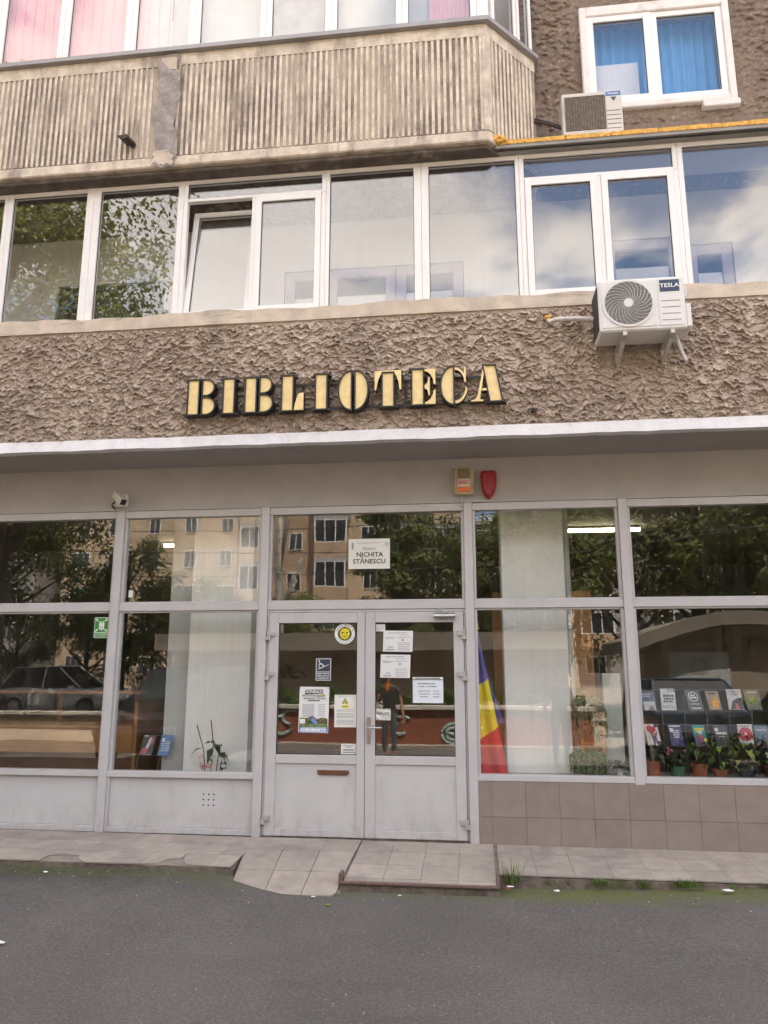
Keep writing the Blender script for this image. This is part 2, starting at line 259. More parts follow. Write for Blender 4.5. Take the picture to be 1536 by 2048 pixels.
# ------------------------------------------------------------------ mesh helpers
ORG = {}
class MB:
    def __init__(s): s.v = []; s.f = []; s.m = []; s.mi = 0
    def quad(s, *p):
        n = len(s.v); s.v += [tuple(q) for q in p]; s.f.append(tuple(range(n, n + len(p)))); s.m.append(s.mi); return s
    def box(s, x0, x1, y0, y1, z0, z1):
        n = len(s.v)
        s.v += [(x0, y0, z0), (x1, y0, z0), (x1, y1, z0), (x0, y1, z0), (x0, y0, z1), (x1, y0, z1), (x1, y1, z1), (x0, y1, z1)]
        for f in ((0, 3, 2, 1), (4, 5, 6, 7), (0, 1, 5, 4), (1, 2, 6, 5), (2, 3, 7, 6), (3, 0, 4, 7)):
            s.f.append(tuple(n + i for i in f)); s.m.append(s.mi)
        return s
    def hull8(s, bot, top):
        n = len(s.v); k = len(bot); s.v += [tuple(p) for p in bot] + [tuple(p) for p in top]
        s.f.append(tuple(n + i for i in reversed(range(k)))); s.f.append(tuple(n + k + i for i in range(k))); s.m += [s.mi] * 2
        for i in range(k):
            j = (i + 1) % k; s.f.append((n + i, n + j, n + k + j, n + k + i)); s.m.append(s.mi)
        return s
    def prism(s, poly, y0, y1):
        """polygon of (x, z), extruded from y0 to y1"""
        a = sum(poly[i][0] * poly[(i + 1) % len(poly)][1] - poly[(i + 1) % len(poly)][0] * poly[i][1] for i in range(len(poly)))
        if a < 0: poly = poly[::-1]
        return s.hull8([(x, y1, z) for x, z in poly], [(x, y0, z) for x, z in poly])
    def tube(s, pts, r, k=8, cap=True):
        pts = [Vector(p) for p in pts]; rs = r if isinstance(r, (list, tuple)) else [r] * len(pts)
        rings = []; up = Vector((0, 0, 1))
        for i, p in enumerate(pts):
            d = (pts[min(i + 1, len(pts) - 1)] - pts[max(i - 1, 0)]).normalized()
            a = d.cross(up)
            if a.length < 1e-3: a = d.cross(Vector((1, 0, 0)))
            a.normalize(); b = d.cross(a)
            n = len(s.v)
            for j in range(k):
                t = 2 * math.pi * j / k; s.v.append(tuple(p + (a * math.cos(t) + b * math.sin(t)) * rs[i]))
            rings.append(n)
        for a, b in zip(rings, rings[1:]):
            for j in range(k):
                s.f.append((a + j, a + (j + 1) % k, b + (j + 1) % k, b + j)); s.m.append(s.mi)
        if cap:
            s.f.append(tuple(rings[0] + j for j in reversed(range(k)))); s.f.append(tuple(rings[-1] + j for j in range(k))); s.m += [s.mi] * 2
        return s
    def lathe(s, prof, c=(0, 0, 0), k=16):
        """profile of (radius, z) turned about z"""
        n0 = len(s.v)
        for r, z in prof:
            for j in range(k):
                t = 2 * math.pi * j / k; s.v.append((c[0] + r * math.cos(t), c[1] + r * math.sin(t), c[2] + z))
        for i in range(len(prof) - 1):
            for j in range(k):
                a = n0 + i * k; b = a + k; s.f.append((a + j, a + (j + 1) % k, b + (j + 1) % k, b + j)); s.m.append(s.mi)
        return s
    def disc(s, cx, cz, r, y, k=28, r0=0.):
        """flat disc or ring facing -y"""
        if r0 <= 0:
            return s.quad(*[(cx + r * math.cos(-2 * math.pi * j / k), y, cz + r * math.sin(-2 * math.pi * j / k)) for j in reversed(range(k))])
        for j in range(k):
            a, b = 2 * math.pi * j / k, 2 * math.pi * (j + 1) / k
            s.quad((cx + r0 * math.cos(a), y, cz + r0 * math.sin(a)), (cx + r * math.cos(a), y, cz + r * math.sin(a)), (cx + r * math.cos(b), y, cz + r * math.sin(b)), (cx + r0 * math.cos(b), y, cz + r0 * math.sin(b)))
        return s
    def rect(s, x0, x1, z0, z1, y): return s.quad((x0, y, z0), (x1, y, z0), (x1, y, z1), (x0, y, z1))
    def mesh(s, name, mats, org=(0, 0, 0), smooth=False, bev=0.):
        me = bpy.data.meshes.new(name); o = Vector(org)
        me.from_pydata([tuple(Vector(p) - o) for p in s.v], [], s.f)
        for m in (mats if isinstance(mats, (list, tuple)) else [mats]): me.materials.append(MATS[m])
        if len(me.materials) > 1: me.polygons.foreach_set('material_index', s.m)
        if bev:
            bm = bmesh.new(); bm.from_mesh(me); bmesh.ops.bevel(bm, geom=bm.edges[:], offset=bev, segments=1, affect='EDGES', clamp_overlap=True); bm.to_mesh(me); bm.free()
        if smooth: me.polygons.foreach_set('use_smooth', [True] * len(me.polygons))
        me.update(); return me
    def build(s, name, mats, parent=None, **kw):
        org = ORG.get(parent.as_pointer(), (0, 0, 0)) if parent else (0, 0, 0)
        o = bpy.data.objects.new(name, s.mesh(name, mats, org, **kw)); COL.objects.link(o)
        if parent: o.parent = parent
        ORG[o.as_pointer()] = org
        return o
def tag(o, label=None, cat=None, group=None, kind=None):
    for k, v in (('label', label), ('category', cat), ('group', group), ('kind', kind)):
        if v: o[k] = v
    return o
def thing(name, label, cat, loc=(0, 0, 0), group=None):
    o = bpy.data.objects.new(name, None); COL.objects.link(o); o.location = loc; ORG[o.as_pointer()] = tuple(loc); o.empty_display_size = .1
    return tag(o, label, cat, group)
def inst(src, name, parent, loc, rot=(0, 0, 0), scale=(1, 1, 1)):
    """share src's mesh under parent; loc in world for an unrotated parent"""
    o = bpy.data.objects.new(name, src); COL.objects.link(o)
    org = Vector(ORG.get(parent.as_pointer(), (0, 0, 0))) if parent else Vector((0, 0, 0))
    o.parent = parent; o.location = Vector(loc) - org; o.rotation_euler = rot; o.scale = scale
    return o
def dup(o, parent=None):
    c = o.copy(); COL.objects.link(c)
    if parent: c.parent = parent
    for ch in o.children: dup(ch, c)
    return c
def text(body, size, x, y, z, mat, parent, name='lettering', align='CENTER', sx=1., bold=0.):
    cu = bpy.data.curves.new('lettering', 'FONT'); cu.body = body; cu.size = size; cu.align_x = align; cu.align_y = 'CENTER'; cu.resolution_u = 2; cu.offset = bold
    t = bpy.data.objects.new('lettering', cu); me = bpy.data.meshes.new_from_object(t); bpy.data.objects.remove(t)
    org = Vector(ORG.get(parent.as_pointer(), (0, 0, 0)))
    for v in me.vertices:
        a, b = v.co.x * sx, v.co.y; v.co = Vector((x + a, y, z + b)) - org
    me.materials.clear(); me.materials.append(MATS[mat])
    o = bpy.data.objects.new(name, me); COL.objects.link(o); o.parent = parent; ORG[o.as_pointer()] = tuple(org); return o
def grid(nx, nz, fn):
    v = [fn(i / nx, j / nz) for j in range(nz + 1) for i in range(nx + 1)]
    f = [(j * (nx + 1) + i, j * (nx + 1) + i + 1, (j + 1) * (nx + 1) + i + 1, (j + 1) * (nx + 1) + i) for j in range(nz) for i in range(nx)]
    m = MB(); m.v = v; m.f = f; m.m = [0] * len(f); return m

# ------------------------------------------------------------------ the setting: ground, road, pavement
MB().box(-400, 400, -700, 400, -.5, -.06).build('ground', 'earth')['kind'] = 'structure'
def sstep(a, b, x):
    t = max(0, min(1, (x - a) / (b - a))); return t * t * (3 - 2 * t)
def road_z(x, y):
    k = sstep(-2.6, -.9, y)
    return k * (.075 * sstep(-1.3, -2.6, x) * 1.0 + .035 * sstep(-.2, 1.6, x) + .045 * sstep(1.2, 2.6, x))
xs = np.concatenate([[-70, -30, -14], np.arange(-9, 7.01, .25), [12, 30, 70]]); ys = np.concatenate([[-9.2, -7, -5], np.arange(-4, -.39, .15)])
md = MB(); md.v = [(float(x), float(y), road_z(x, y)) for y in ys for x in xs]; nx = len(xs)
md.f = [(j * nx + i, j * nx + i + 1, (j + 1) * nx + i + 1, (j + 1) * nx + i) for j in range(len(ys) - 1) for i in range(nx - 1)]; md.m = [0] * len(md.f)
md.build('road', 'asphalt', smooth=True)['kind'] = 'structure'
MB().box(-120, 120, -60, -9.2, -.058, .06).build('plaza', 'plaza')['kind'] = 'structure'

def pz(x, y):   # top of the pavement
    e = .125 if x < -2.05 else (.075 if x < .155 else .115)
    ed = .90 if x < -2.05 else (1.06 if x < .155 else .84)
    a = .172 + (x + 4.8) / 7.4 * -.022
    return a + (e - a) * min(1.2, -y / ed)
pv = MB()
for x0, x1, yf in ((-9, -2.1, -.885), (-2.1, -1.10, -.44), (-1.10, .135, -1.03), (.135, 8, -.82)):
    pv.hull8([(x0, yf, -.05), (x1, yf, -.05), (x1, .1, -.05), (x0, .1, -.05)], [(x0, yf, pz(x0 + .01, yf) - .012), (x1, yf, pz(x1 - .01, yf) - .012), (x1, .1, pz(x1 - .01, 0) - .012), (x0, .1, pz(x0 + .01, 0) - .012)])
pave = pv.build('pavement', 'grout_dark'); pave['kind'] = 'structure'
def tilepoly(pts, h=.011, z=None, name='tile', mat='pavement_tile', parent=pave):
    top = [(x, y, (z(x, y) if z else pz(min(max(x, cx0), cx1), y))) for x, y in pts]
    return MB().hull8([(x, y, q - h) for x, y, q in top], top).build(name, mat, parent)
gap = .0014; rows = (0.0, -.27, -.575, -.88)
tx = np.arange(-6.55, 5.6, .305)
for i in range(len(tx) - 1):
    x0, x1 = float(tx[i]) + gap, float(tx[i + 1]) - gap
    mid = (x0 + x1) / 2
    if -2.10 < mid < .14 or mid < -6 or mid > 5: continue
    ed = -.90 if mid < -2.05 else -.835
    for j, (ya, yb) in enumerate(((-.004, -.275), (-.281, -.585), (-.591, ed))):
        cx0, cx1 = (-9, -2.06) if mid < -2.05 else (.17, 9)
        off = 0.0
        xa, xb = max(x0, .148 if mid > 0 else -99), min(x1, -2.085 if mid < -1 else 99)
        p = [(xa, yb), (xb, yb), (xb, ya), (xa, ya)]
        if j == 2 and mid < -2:      # broken front tiles
            k = i % 8
            if abs(mid + 3.62) < .16: p = [(xa, yb + .15), (xa + .12, yb + .20), (xb - .02, yb + .17), (xb, yb + .10), (xb, ya), (xa, ya)]
            elif abs(mid + 3.31) < .16: p = [(xa, yb + .10), (xa + .05, yb + .04), (xa + .12, yb), (xb, yb), (xb, ya), (xa, ya)]
            elif abs(mid + 2.70) < .16: p = [(xa, yb + .01), (xa + .14, yb + .02), (xa + .2, yb + .16), (xb, yb + .19), (xb, ya), (xa, ya)]
            elif abs(mid + 2.39) < .16: p = [(xa + .02, yb + .17), (xa + .1, yb + .02), (xb, yb), (xb, ya), (xa, ya)]
        tilepoly(p)
cx0, cx1 = -1.09, .13
bx = [-1.095, -.785, -.48, -.175, .13]
for a, b in zip(bx, bx[1:]):
    for ya, yb in ((-.004, -.30), (-.306, -.63), (-.636, -.95), (-.956, -1.025)):
        tilepoly([(a + gap, yb), (b - gap, yb), (b - gap, ya), (a + gap, ya)])
cx0, cx1 = -2.05, -1.10
for a, b in ((-2.095, -1.755), (-1.755, -1.42), (-1.42, -1.10)):
    tilepoly([(a + gap, -.405), (b - gap, -.405), (b - gap, -.004), (a + gap, -.004)], z=lambda x, y: .165 - .03 * -y)
# ramp
rp = lambda x, y: .152 + (.012 - .152) * max(0, (-.41 - y) / (1.17 - .41))
MB().hull8([(-2.10, -1.16, -.04), (-1.12, -1.16, -.04), (-1.10, -.41, -.04), (-2.10, -.41, -.04)], [(-2.02, -1.16, -.01), (-1.12, -1.16, -.01), (-1.10, -.41, .135), (-2.10, -.41, .135)]).build('ramp_base', 'grout_dark', pave)
for q in ([(-2.105, -.41), (-1.765, -.41), (-1.74, -.80), (-2.055, -.80)], [(-1.76, -.41), (-1.425, -.41), (-1.42, -.80), (-1.735, -.80)], [(-1.42, -.41), (-1.105, -.41), (-1.125, -.80), (-1.415, -.80)],
          [(-2.055, -.806), (-1.74, -.806), (-1.715, -1.185), (-1.93, -1.175), (-1.985, -1.14), (-2.01, -1.09)], [(-1.735, -.806), (-1.42, -.806), (-1.415, -1.195), (-1.71, -1.185)], [(-1.415, -.806), (-1.125, -.806), (-1.14, -1.14), (-1.17, -1.185), (-1.41, -1.195)]):
    MB().hull8([(x, y, rp(x, y) - .012) for x, y in q[::-1]], [(x, y, rp(x, y)) for x, y in q[::-1]]).build('tile', 'pavement_tile', pave)
def kerb(x0, x1, y, zt, n=40, mat='kerb_concrete', h=.2):
    k = MB(); P = []
    for i in range(n + 1):
        x = x0 + (x1 - x0) * i / n; P.append((x, y - random.uniform(0, .014), zt(x) - random.uniform(.012, .022)))
    for a, b in zip(P, P[1:]):
        k.quad((a[0], a[1] - .012, a[2] - h), (b[0], b[1] - .012, b[2] - h), b, a); k.quad(a, b, (b[0], y + .08, b[2] + .004), (a[0], y + .08, a[2] + .004))
    return k.build('kerb', mat, pave)
kerb(-9, -2.06, -.888, lambda x: pz(x, -.9), 80); kerb(.16, 8, -.825, lambda x: pz(x, -.84), 80)
kerb(-1.12, .15, -1.036, lambda x: pz(min(x, .12), -1.03), 24)
MB().box(-1.115, .15, -1.062, -1.030, .058, .0775).box(-1.135, -1.108, -1.05, -.93, .05, .135).box(.132, .158, -1.055, -.80, .05, .112).build('edging_iron', 'rust_iron', pave, bev=.003)

# ------------------------------------------------------------------ the apartment building
B = thing('apartment_building', 'grey-brown concrete apartment block with shopfront, stucco band, glazed loggia and ribbed balcony', 'building')
# masses out of the frame
MB().box(-34, .0, .35, 11, 9.9, 17).box(.0, 36, .35, 11, 9.9, 17).build('upper_storeys', 'stucco_dark', B)
MB().box(-34, -7.2, -.70, 11, .1, 9.9).box(6.2, 36, -.70, 11, .1, 9.9).build('side_bay', 'stucco_dark', B)
MB().box(-34, -7.2, -.62, .34, 9.92, 16.5).box(6.2, 36, -.62, .34, 9.92, 16.5).build('upper_bay', 'stucco_dark', B)
MB().box(-7.2, 6.2, 7.6, 11, -.05, 9.9).build('rear_mass', 'stucco_dark', B)
# room of the library
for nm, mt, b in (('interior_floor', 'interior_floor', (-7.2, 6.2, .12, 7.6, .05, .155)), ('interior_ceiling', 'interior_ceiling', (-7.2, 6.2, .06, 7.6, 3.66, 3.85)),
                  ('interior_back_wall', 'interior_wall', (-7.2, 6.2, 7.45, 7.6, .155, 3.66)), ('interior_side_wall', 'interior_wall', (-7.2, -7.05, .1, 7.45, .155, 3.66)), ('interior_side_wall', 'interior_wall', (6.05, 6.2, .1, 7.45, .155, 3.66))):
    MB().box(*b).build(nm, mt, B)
MB().box(-3.075, -2.385, .45, 1.0, .155, 3.66).build('column', 'column_white', B, bev=.006)
MB().box(-3.36, -3.08, .56, .98, .155, 3.66).build('column', 'column_grey', B, bev=.006)
MB().box(.30, .955, .50, 1.05, .155, 3.66).build('column', 'column_white', B, bev=.006)
MB().tube([(1.0, .72, .155), (1.0, .72, 3.66)], .042, 12).build('heating_pipe', 'column_grey', B)
MB().box(.02, 6.05, .12, .66, .68, .728).build('window_ledge', 'ledge_grey', B); MB().box(-7.05, -2.2, .12, .44, .62, .69).build('window_ledge', 'ledge_grey', B)
MB().box(.02, 6.05, .12, .20, .155, .68).build('ledge_wall', 'interior_wall', B)
# shopfront frame
FY = .0
for x, z0 in ((-5.33, .165), (-3.733, .165), (-2.137, .16), (-.037, .145), (1.488, .70), (3.05, .70), (4.6, .7), (6.15, .7), (-6.9, .165)):
    MB().box(x - .043, x + .043, FY, FY + .13, z0, 3.405).build('mullion', 'frame_grey', B, bev=.004)
bays = ((-6.9, -5.33), (-5.33, -3.733), (-3.733, -2.137), (-2.137, -.037), (-.037, 1.488), (1.488, 3.05), (3.05, 4.6), (4.6, 6.15))
MB().box(-7.2, -6.945, .02, .12, .1, 3.404).build('end_wall', 'wall_paint', B)
for i, (a, b) in enumerate(bays):
    x0, x1 = a + .0435, b - .0435
    MB().box(x0, x1, .018, .11, 2.335, 2.412).build('transom', 'frame_grey', B, bev=.004)
    MB().box(x0, x1, .018, .11, 3.325, 3.402).build('head_rail', 'frame_grey', B, bev=.004)
    MB().box(x0 + .001, x0 + .028, .035, .1, 2.413, 3.324).box(x1 - .028, x1 - .001, .035, .1, 2.413, 3.324).box(x0 + .029, x1 - .029, .035, .1, 2.413, 2.432).build('glazing_bead', 'frame_grey', B, bev=.002)
    p = MB().box(x0 + .002, x1 - .002, .062, .068, 2.414, 3.323).build('pane', 'shop_glass', B)
    p.rotation_euler = (0, 0, 0)
    if i == 3: continue
    low = .745 if b < 0 else .770
    MB().box(x0, x1, .006, .11, low - .057, low).build('sill_rail', 'frame_grey', B, bev=.004)
    MB().box(x0 + .001, x0 + .028, .035, .1, low + .001, 2.334).box(x1 - .028, x1 - .001, .035, .1, low + .001, 2.334).box(x0 + .029, x1 - .029, .036, .1, 2.318, 2.334).build('glazing_bead', 'frame_grey', B, bev=.002)
    MB().box(x0 + .002, x1 - .002, .062, .068, low + .002, 2.333).build('pane', 'shop_glass', B)
    if b < 0:
        MB().box(x0 + .03, x1 - .002, .045, .06, .225, .687).build('kick_panel', 'panel_grey', B)
        MB().box(x0, x1, .022, .06, .166, .222).build('bottom_rail', 'frame_grey', B, bev=.003)
        MB().box(x0, x0 + .027, .02, .06, .2225, .6875).build('panel_post', 'frame_grey', B, bev=.003)
v = MB()
for i in range(3):
    for j in range(3): v.disc(-2.688 + i * .053, .435 + j * .05, .0085, .0445, 12)
v.build('vent_hole', 'gasket', B)
# tiled base wall to the east of the door
bw = MB().box(.0075, 6.2, .012, .12, .10, .712).build('base_wall', 'grout', B)
bt = [.008, .130, .445, .752, 1.062, 1.377, 1.688, 1.996, 2.31, 2.62, 2.93, 3.24, 3.55, 3.86, 4.17, 4.48, 4.79, 5.10, 5.41, 5.72, 6.03, 6.19]
for a, b in zip(bt, bt[1:]):
    for z0, z1 in ((.10, .395), (.399, .7115)):
        MB().box(a + .0012, b - .0012, .002 - random.uniform(0, .0025), .014, z0 - .0005, z1 + .0005).build('tile', 'base_tile', bw)
# door leaves
def leaf(x0, x1, gx0, gx1, hinge_left):
    y0, y1 = .012, .075
    m = MB().box(x0, gx0, y0, y1, .175, 2.305).box(gx1, x1, y0, y1, .175, 2.305)
    m.box(gx0 + .0005, gx1 - .0005, y0 + .0005, y1, 2.2, 2.3045).box(gx0 + .0005, gx1 - .0005, y0 + .0005, y1, .843, .925).box(gx0 + .0005, gx1 - .0005, y0 + .0005, y1, .1755, .245)
    d = m.build('door_leaf', 'frame_grey', B, bev=.004)
    MB().box(gx0 + .001, gx1 - .001, .028, .045, .247, .841).build('kick_panel', 'panel_grey', d)
    MB().box(gx0 + .001, gx1 - .001, .044, .050, .926, 2.199).build('pane', 'shop_glass', d)
    g = MB()
    for a, b, c, e in ((gx0, gx0 + .006, .926, 2.199), (gx1 - .006, gx1, .926, 2.199), (gx0, gx1, .926, .932), (gx0, gx1, 2.193, 2.199)): g.box(a + .001, b - .001, .030, .043, c, e)
    g.build('gasket', 'gasket', d)
    s = MB()
    hx = x0 if hinge_left else x1; sg = 1 if hinge_left else -1
    for z in (2.10, 1.705, .345):
        h = MB(); a, b = sorted((hx + sg * .062, hx + sg * .0)); h.box(a, b, -.012, .011, z - .028, z + .018)
        a, b = sorted((hx + sg * .02, hx - sg * .03)); h.box(a, b, -.014, .010, z - .068, z - .029)
        h.tube([(hx - sg * .006, -.004, z - .07), (hx - sg * .006, -.004, z + .02)], .010, 8)
        h.build('hinge', 'hinge_metal', d, bev=.002)
    # mitre lines at the upper corners
    for cx, gx in ((x0, gx0), (x1, gx1)):
        q = MB(); w = .0012; q.quad((cx, .0108, 2.305 - w), (gx, .0108, 2.2 - w), (gx, .0108, 2.2 + w), (cx, .0108, 2.305 + w)); q.build('mitre_joint', 'print_grey', d)
    return d
DL = leaf(-2.067, -1.084, -1.965, -1.162, True); DR = leaf(-1.079, -.104, -.98, -.203, False)
MB().box(-2.093, -2.070, .03, .11, .16, 2.334).box(-.101, -.081, .03, .11, .16, 2.334).box(-2.069, -.102, .03, .11, 2.309, 2.334).build('door_frame', 'frame_grey', B, bev=.003)
MB().box(-2.09, -.084, .02, .14, .12, .172).build('threshold', 'kerb_concrete', B)
MB().box(-1.545, -1.235, .020, .0278, .748, .784).box(-1.535, -1.245, .012, .0205, .742, .7475).build('mail_slot', 'wood_dark', DL)
h = MB().box(-1.056, -1.025, -.002, .0115, 1.04, 1.285); h.tube([(-1.04, -.002, 1.19), (-1.04, -.05, 1.19), (-1.02, -.058, 1.19), (-.905, -.058, 1.192)], .010, 8); h.tube([(-1.04, -.003, 1.10), (-1.04, -.008, 1.10)], .011, 12)
h.build('door_handle', 'steel', DR, bev=.002)
c = MB().tube([(-.390, -.022, 2.262), (-.180, -.022, 2.262)], .024, 14); c.tube([(-.255, -.022, 2.236), (-.255, -.022, 2.222)], .012, 10); c.tube([(-.255, -.022, 2.287), (-.255, -.022, 2.30)], .011, 10)
c.tube([(-.255, -.022, 2.297), (-.30, -.03, 2.312), (-.346, -.012, 2.330), (-.346, .02, 2.338)], .006, 6); c.build('door_closer', 'steel', DR)
# band above the shopfront, soffit, lip
MB().box(-7.2, 6.2, .012, .3, 3.4055, 3.868).build('upper_wall', 'wall_paint', B)
MB().box(-7.2, 6.2, -.68, .3, 3.869, 4.05).build('soffit', 'soffit_paint', B)
lipz = lambda u: 3.858 + .003 * math.sin(u * 7) + .0025 * math.sin(u * 23)
lip = MB(); n = 90
for i in range(n):
    x0, x1 = -7.2 + 13.4 * i / n, -7.2 + 13.4 * (i + 1) / n; a, b = lipz(x0), lipz(x1); ya, yb = -.772 - .006 * math.sin(x0 * 5), -.772 - .006 * math.sin(x1 * 5)
    lip.quad((x0, ya, a), (x1, yb, b), (x1, yb, 3.962), (x0, ya, 3.962)); lip.quad((x0, -.67, a), (x1, -.67, b), (x1, yb, b), (x0, ya, a)); lip.quad((x0, ya, 3.962), (x1, yb, 3.962), (x1, -.70, 3.962), (x0, -.70, 3.962))
lip.build('canopy_edge', 'white_lip', B, smooth=False)

# rough stucco relief
def perlin(x, y, seed=0):
    r = np.random.default_rng(seed); p = r.permutation(512); p = np.concatenate([p, p]); th = r.uniform(0, 2 * np.pi, 512); gx, gy = np.cos(th), np.sin(th)
    xi, yi = np.floor(x).astype(int), np.floor(y).astype(int); xf, yf = x - xi, y - yi; xi &= 511; yi &= 511
    def g(a, b, dx, dy):
        k = p[(p[a & 511] + b) & 511]; return gx[k] * dx + gy[k] * dy
    u, v_ = xf ** 3 * (xf * (6 * xf - 15) + 10), yf ** 3 * (yf * (6 * yf - 15) + 10)
    a = g(xi, yi, xf, yf); b = g(xi + 1, yi, xf - 1, yf); c_ = g(xi, yi + 1, xf, yf - 1); d = g(xi + 1, yi + 1, xf - 1, yf - 1)
    return (a + u * (b - a)) + v_ * ((c_ + u * (d - c_)) - (a + u * (b - a)))
def scales(x, z, cell, seed):
    """overlapping thrown flakes: voronoi cells each tilted so that one edge stands proud"""
    r = np.random.default_rng(seed); N = 512; ox, oz = r.random((N, N)), r.random((N, N)); ang = r.normal(-1.35, .75, (N, N)); amp = r.uniform(.45, 1.25, (N, N))
    u, w = x / cell, z / (cell * .72); ui, wi = np.floor(u).astype(int), np.floor(w).astype(int)
    best = np.full(u.shape, 9.); sec = best.copy(); h = np.zeros(u.shape)
    for di in (-1, 0, 1):
        for dj in (-1, 0, 1):
            a, b = (ui + di) % N, (wi + dj) % N; dx, dz = ui + di + ox[a, b] - u, wi + dj + oz[a, b] - w; d = dx * dx + dz * dz
            t = -(dx * np.cos(ang[a, b]) + dz * np.sin(ang[a, b])) * amp[a, b]
            m = d < best; sec = np.where(m, best, np.minimum(sec, d)); h = np.where(m, t, h); best = np.where(m, d, best)
    return h, np.sqrt(sec) - np.sqrt(best)
def stucco_sheet(x0, x1, z0, z1, step, y, amp, seed, fn=None, cell=.062, hole=None):
    nx, nz = int((x1 - x0) / step), int((z1 - z0) / step); X, Z = np.meshgrid(np.linspace(x0, x1, nx + 1), np.linspace(z0, z1, nz + 1))
    wx = X + .026 * perlin(X * 17, Z * 17, seed) + .012 * perlin(X * 48, Z * 48, seed + 1); wz = Z + .026 * perlin(X * 17, Z * 17, seed + 2) + .012 * perlin(X * 48, Z * 48, seed + 3)
    h1, e1 = scales(wx, wz, cell, seed + 4); h2, e2 = scales(wx + 3.1, wz + 1.7, cell * .55, seed + 5)
    k = .5 + .5 * np.clip(perlin(X * 2.3, Z * 2.3, seed + 6) * 2.2, -1, 1)
    r1 = np.clip(1 - np.abs(perlin(wx * 13 * .062 / cell, wz * 17 * .062 / cell, seed + 7)) * 8.5, 0, 1); r2 = np.clip(1 - np.abs(perlin(wx * 25 * .062 / cell + 9, wz * 30 * .062 / cell, seed + 9)) * 5, 0, 1)
    br = np.clip(perlin(X * 9, Z * 9, seed + 10) * 3 + .65, 0, 1); br2 = np.clip(perlin(X * 13 + 5, Z * 13, seed + 11) * 3 + .55, 0, 1)
    h = .45 * (h1 * (.75 + .5 * k) + .3 * h2 * (1.2 - k)) + 1.1 * r1 * br + .6 * r2 * br2
    h = h * amp + .008 * perlin(X * 1.4, Z * 1.4, seed + 8)
    if fn is not None: h = h * fn(X, Z)
    Y = y - h; Z = Z - .75 * np.clip(h, 0, None) * np.clip((Z - z0) / .05, 0, 1); V = np.stack([X.ravel(), Y.ravel(), Z.ravel()], 1); idx = np.arange((nx + 1) * (nz + 1)).reshape(nz + 1, nx + 1)
    F = np.stack([idx[:-1, :-1].ravel(), idx[:-1, 1:].ravel(), idx[1:, 1:].ravel(), idx[1:, :-1].ravel()], 1)
    if hole:
        c_ = V[F].mean(1); F = F[~((c_[:, 0] > hole[0]) & (c_[:, 0] < hole[1]) & (c_[:, 2] > hole[2]) & (c_[:, 2] < hole[3]))]
    me = bpy.data.meshes.new('stucco'); me.vertices.add(len(V)); me.vertices.foreach_set('co', V.ravel()); me.loops.add(len(F) * 4); me.loops.foreach_set('vertex_index', F.ravel())
    me.polygons.add(len(F)); me.polygons.foreach_set('loop_start', np.arange(0, len(F) * 4, 4)); me.polygons.foreach_set('loop_total', np.full(len(F), 4)); me.update(); me.validate(); return me
def link(name, me, mat, parent):
    me.materials.append(MATS[mat]); o = bpy.data.objects.new(name, me); COL.objects.link(o); o.parent = parent; return o
edge = lambda X, Z: np.clip((Z - 3.955) / .03, .15, 1) * np.clip((5.125 - Z) / .04, .2, 1)
link('stucco_band', stucco_sheet(-6.4, 5.4, 3.955, 5.125, .0062, -.752, .031, 40, edge, .066), 'stucco', B)
MB().box(-7.2, 6.2, -.735, -.55, 3.97, 5.12).build('parapet', 'stucco', B)
cap = MB(); n = 130
cz = lambda x: .010 * math.sin(x * 3.1) + .006 * math.sin(x * 11.3) + random.uniform(-.004, .004)
P = [(-7.2 + 13.4 * i / n, cz(i * .1)) for i in range(n + 1)]
for (xa, da), (xb, db) in zip(P, P[1:]):
    ya, yb = -.776 - da * .4, -.776 - db * .4
    cap.quad((xa, ya, 5.118), (xb, yb, 5.118), (xb, yb, 5.258 + db), (xa, ya, 5.258 + da)); cap.quad((xa, ya, 5.258 + da), (xb, yb, 5.258 + db), (xb, -.55, 5.262), (xa, -.55, 5.262)); cap.quad((xa, -.70, 5.118), (xb, -.70, 5.118), (xb, yb, 5.118), (xa, ya, 5.118))
cap.build('sill_cap', 'cap_concrete', B)
# loggia glazing
LY = -.64; Z0, Z1 = 5.262, 6.862
def frame(x0, x1, z0, z1, w=.05, name='window_frame', par=B, y=LY, d=.06, mat='pvc_white', gl='loggia_glass', bot=None, wl=None, wr=None, wt=None):
    bt = bot if bot is not None else w; l = wl or w; r = wr or w; tp = wt or w
    m = MB().box(x0, x0 + l, y, y + d, z0, z1).box(x1 - r, x1, y, y + d, z0, z1).box(x0 + l + .0005, x1 - r - .0005, y + .001, y + d, z1 - tp, z1 - .001).box(x0 + l + .0005, x1 - r - .0005, y + .001, y + d, z0 + .001, z0 + bt)
    f = m.build(name, mat, par, bev=.003)
    if gl:
        MB().box(x0 + l + .001, x1 - r - .001, y + .026, y + .034, z0 + bt + .001, z1 - tp - .001).build('pane', gl, f if par is B else par)
        g = MB()
        for a, b, c_, e in ((x0 + l, x0 + l + .006, z0 + bt, z1 - tp), (x1 - r - .006, x1 - r, z0 + bt, z1 - tp), (x0 + l, x1 - r, z1 - tp - .006, z1 - tp), (x0 + l, x1 - r, z0 + bt, z0 + bt + .004)): g.box(a + .0006, b - .0006, y + .018, y + .025, c_ + .0006, e - .0006)
        g.build('gasket', 'gasket', f if par is B else par)
    return f
frame(-6.6, -4.965, Z0, Z1, .05)
frame(-4.963, -3.978, Z0, Z1, .05, wl=.052, wr=.078); frame(-3.976, -2.962, Z0, Z1, .05, wl=.078, wr=.06)
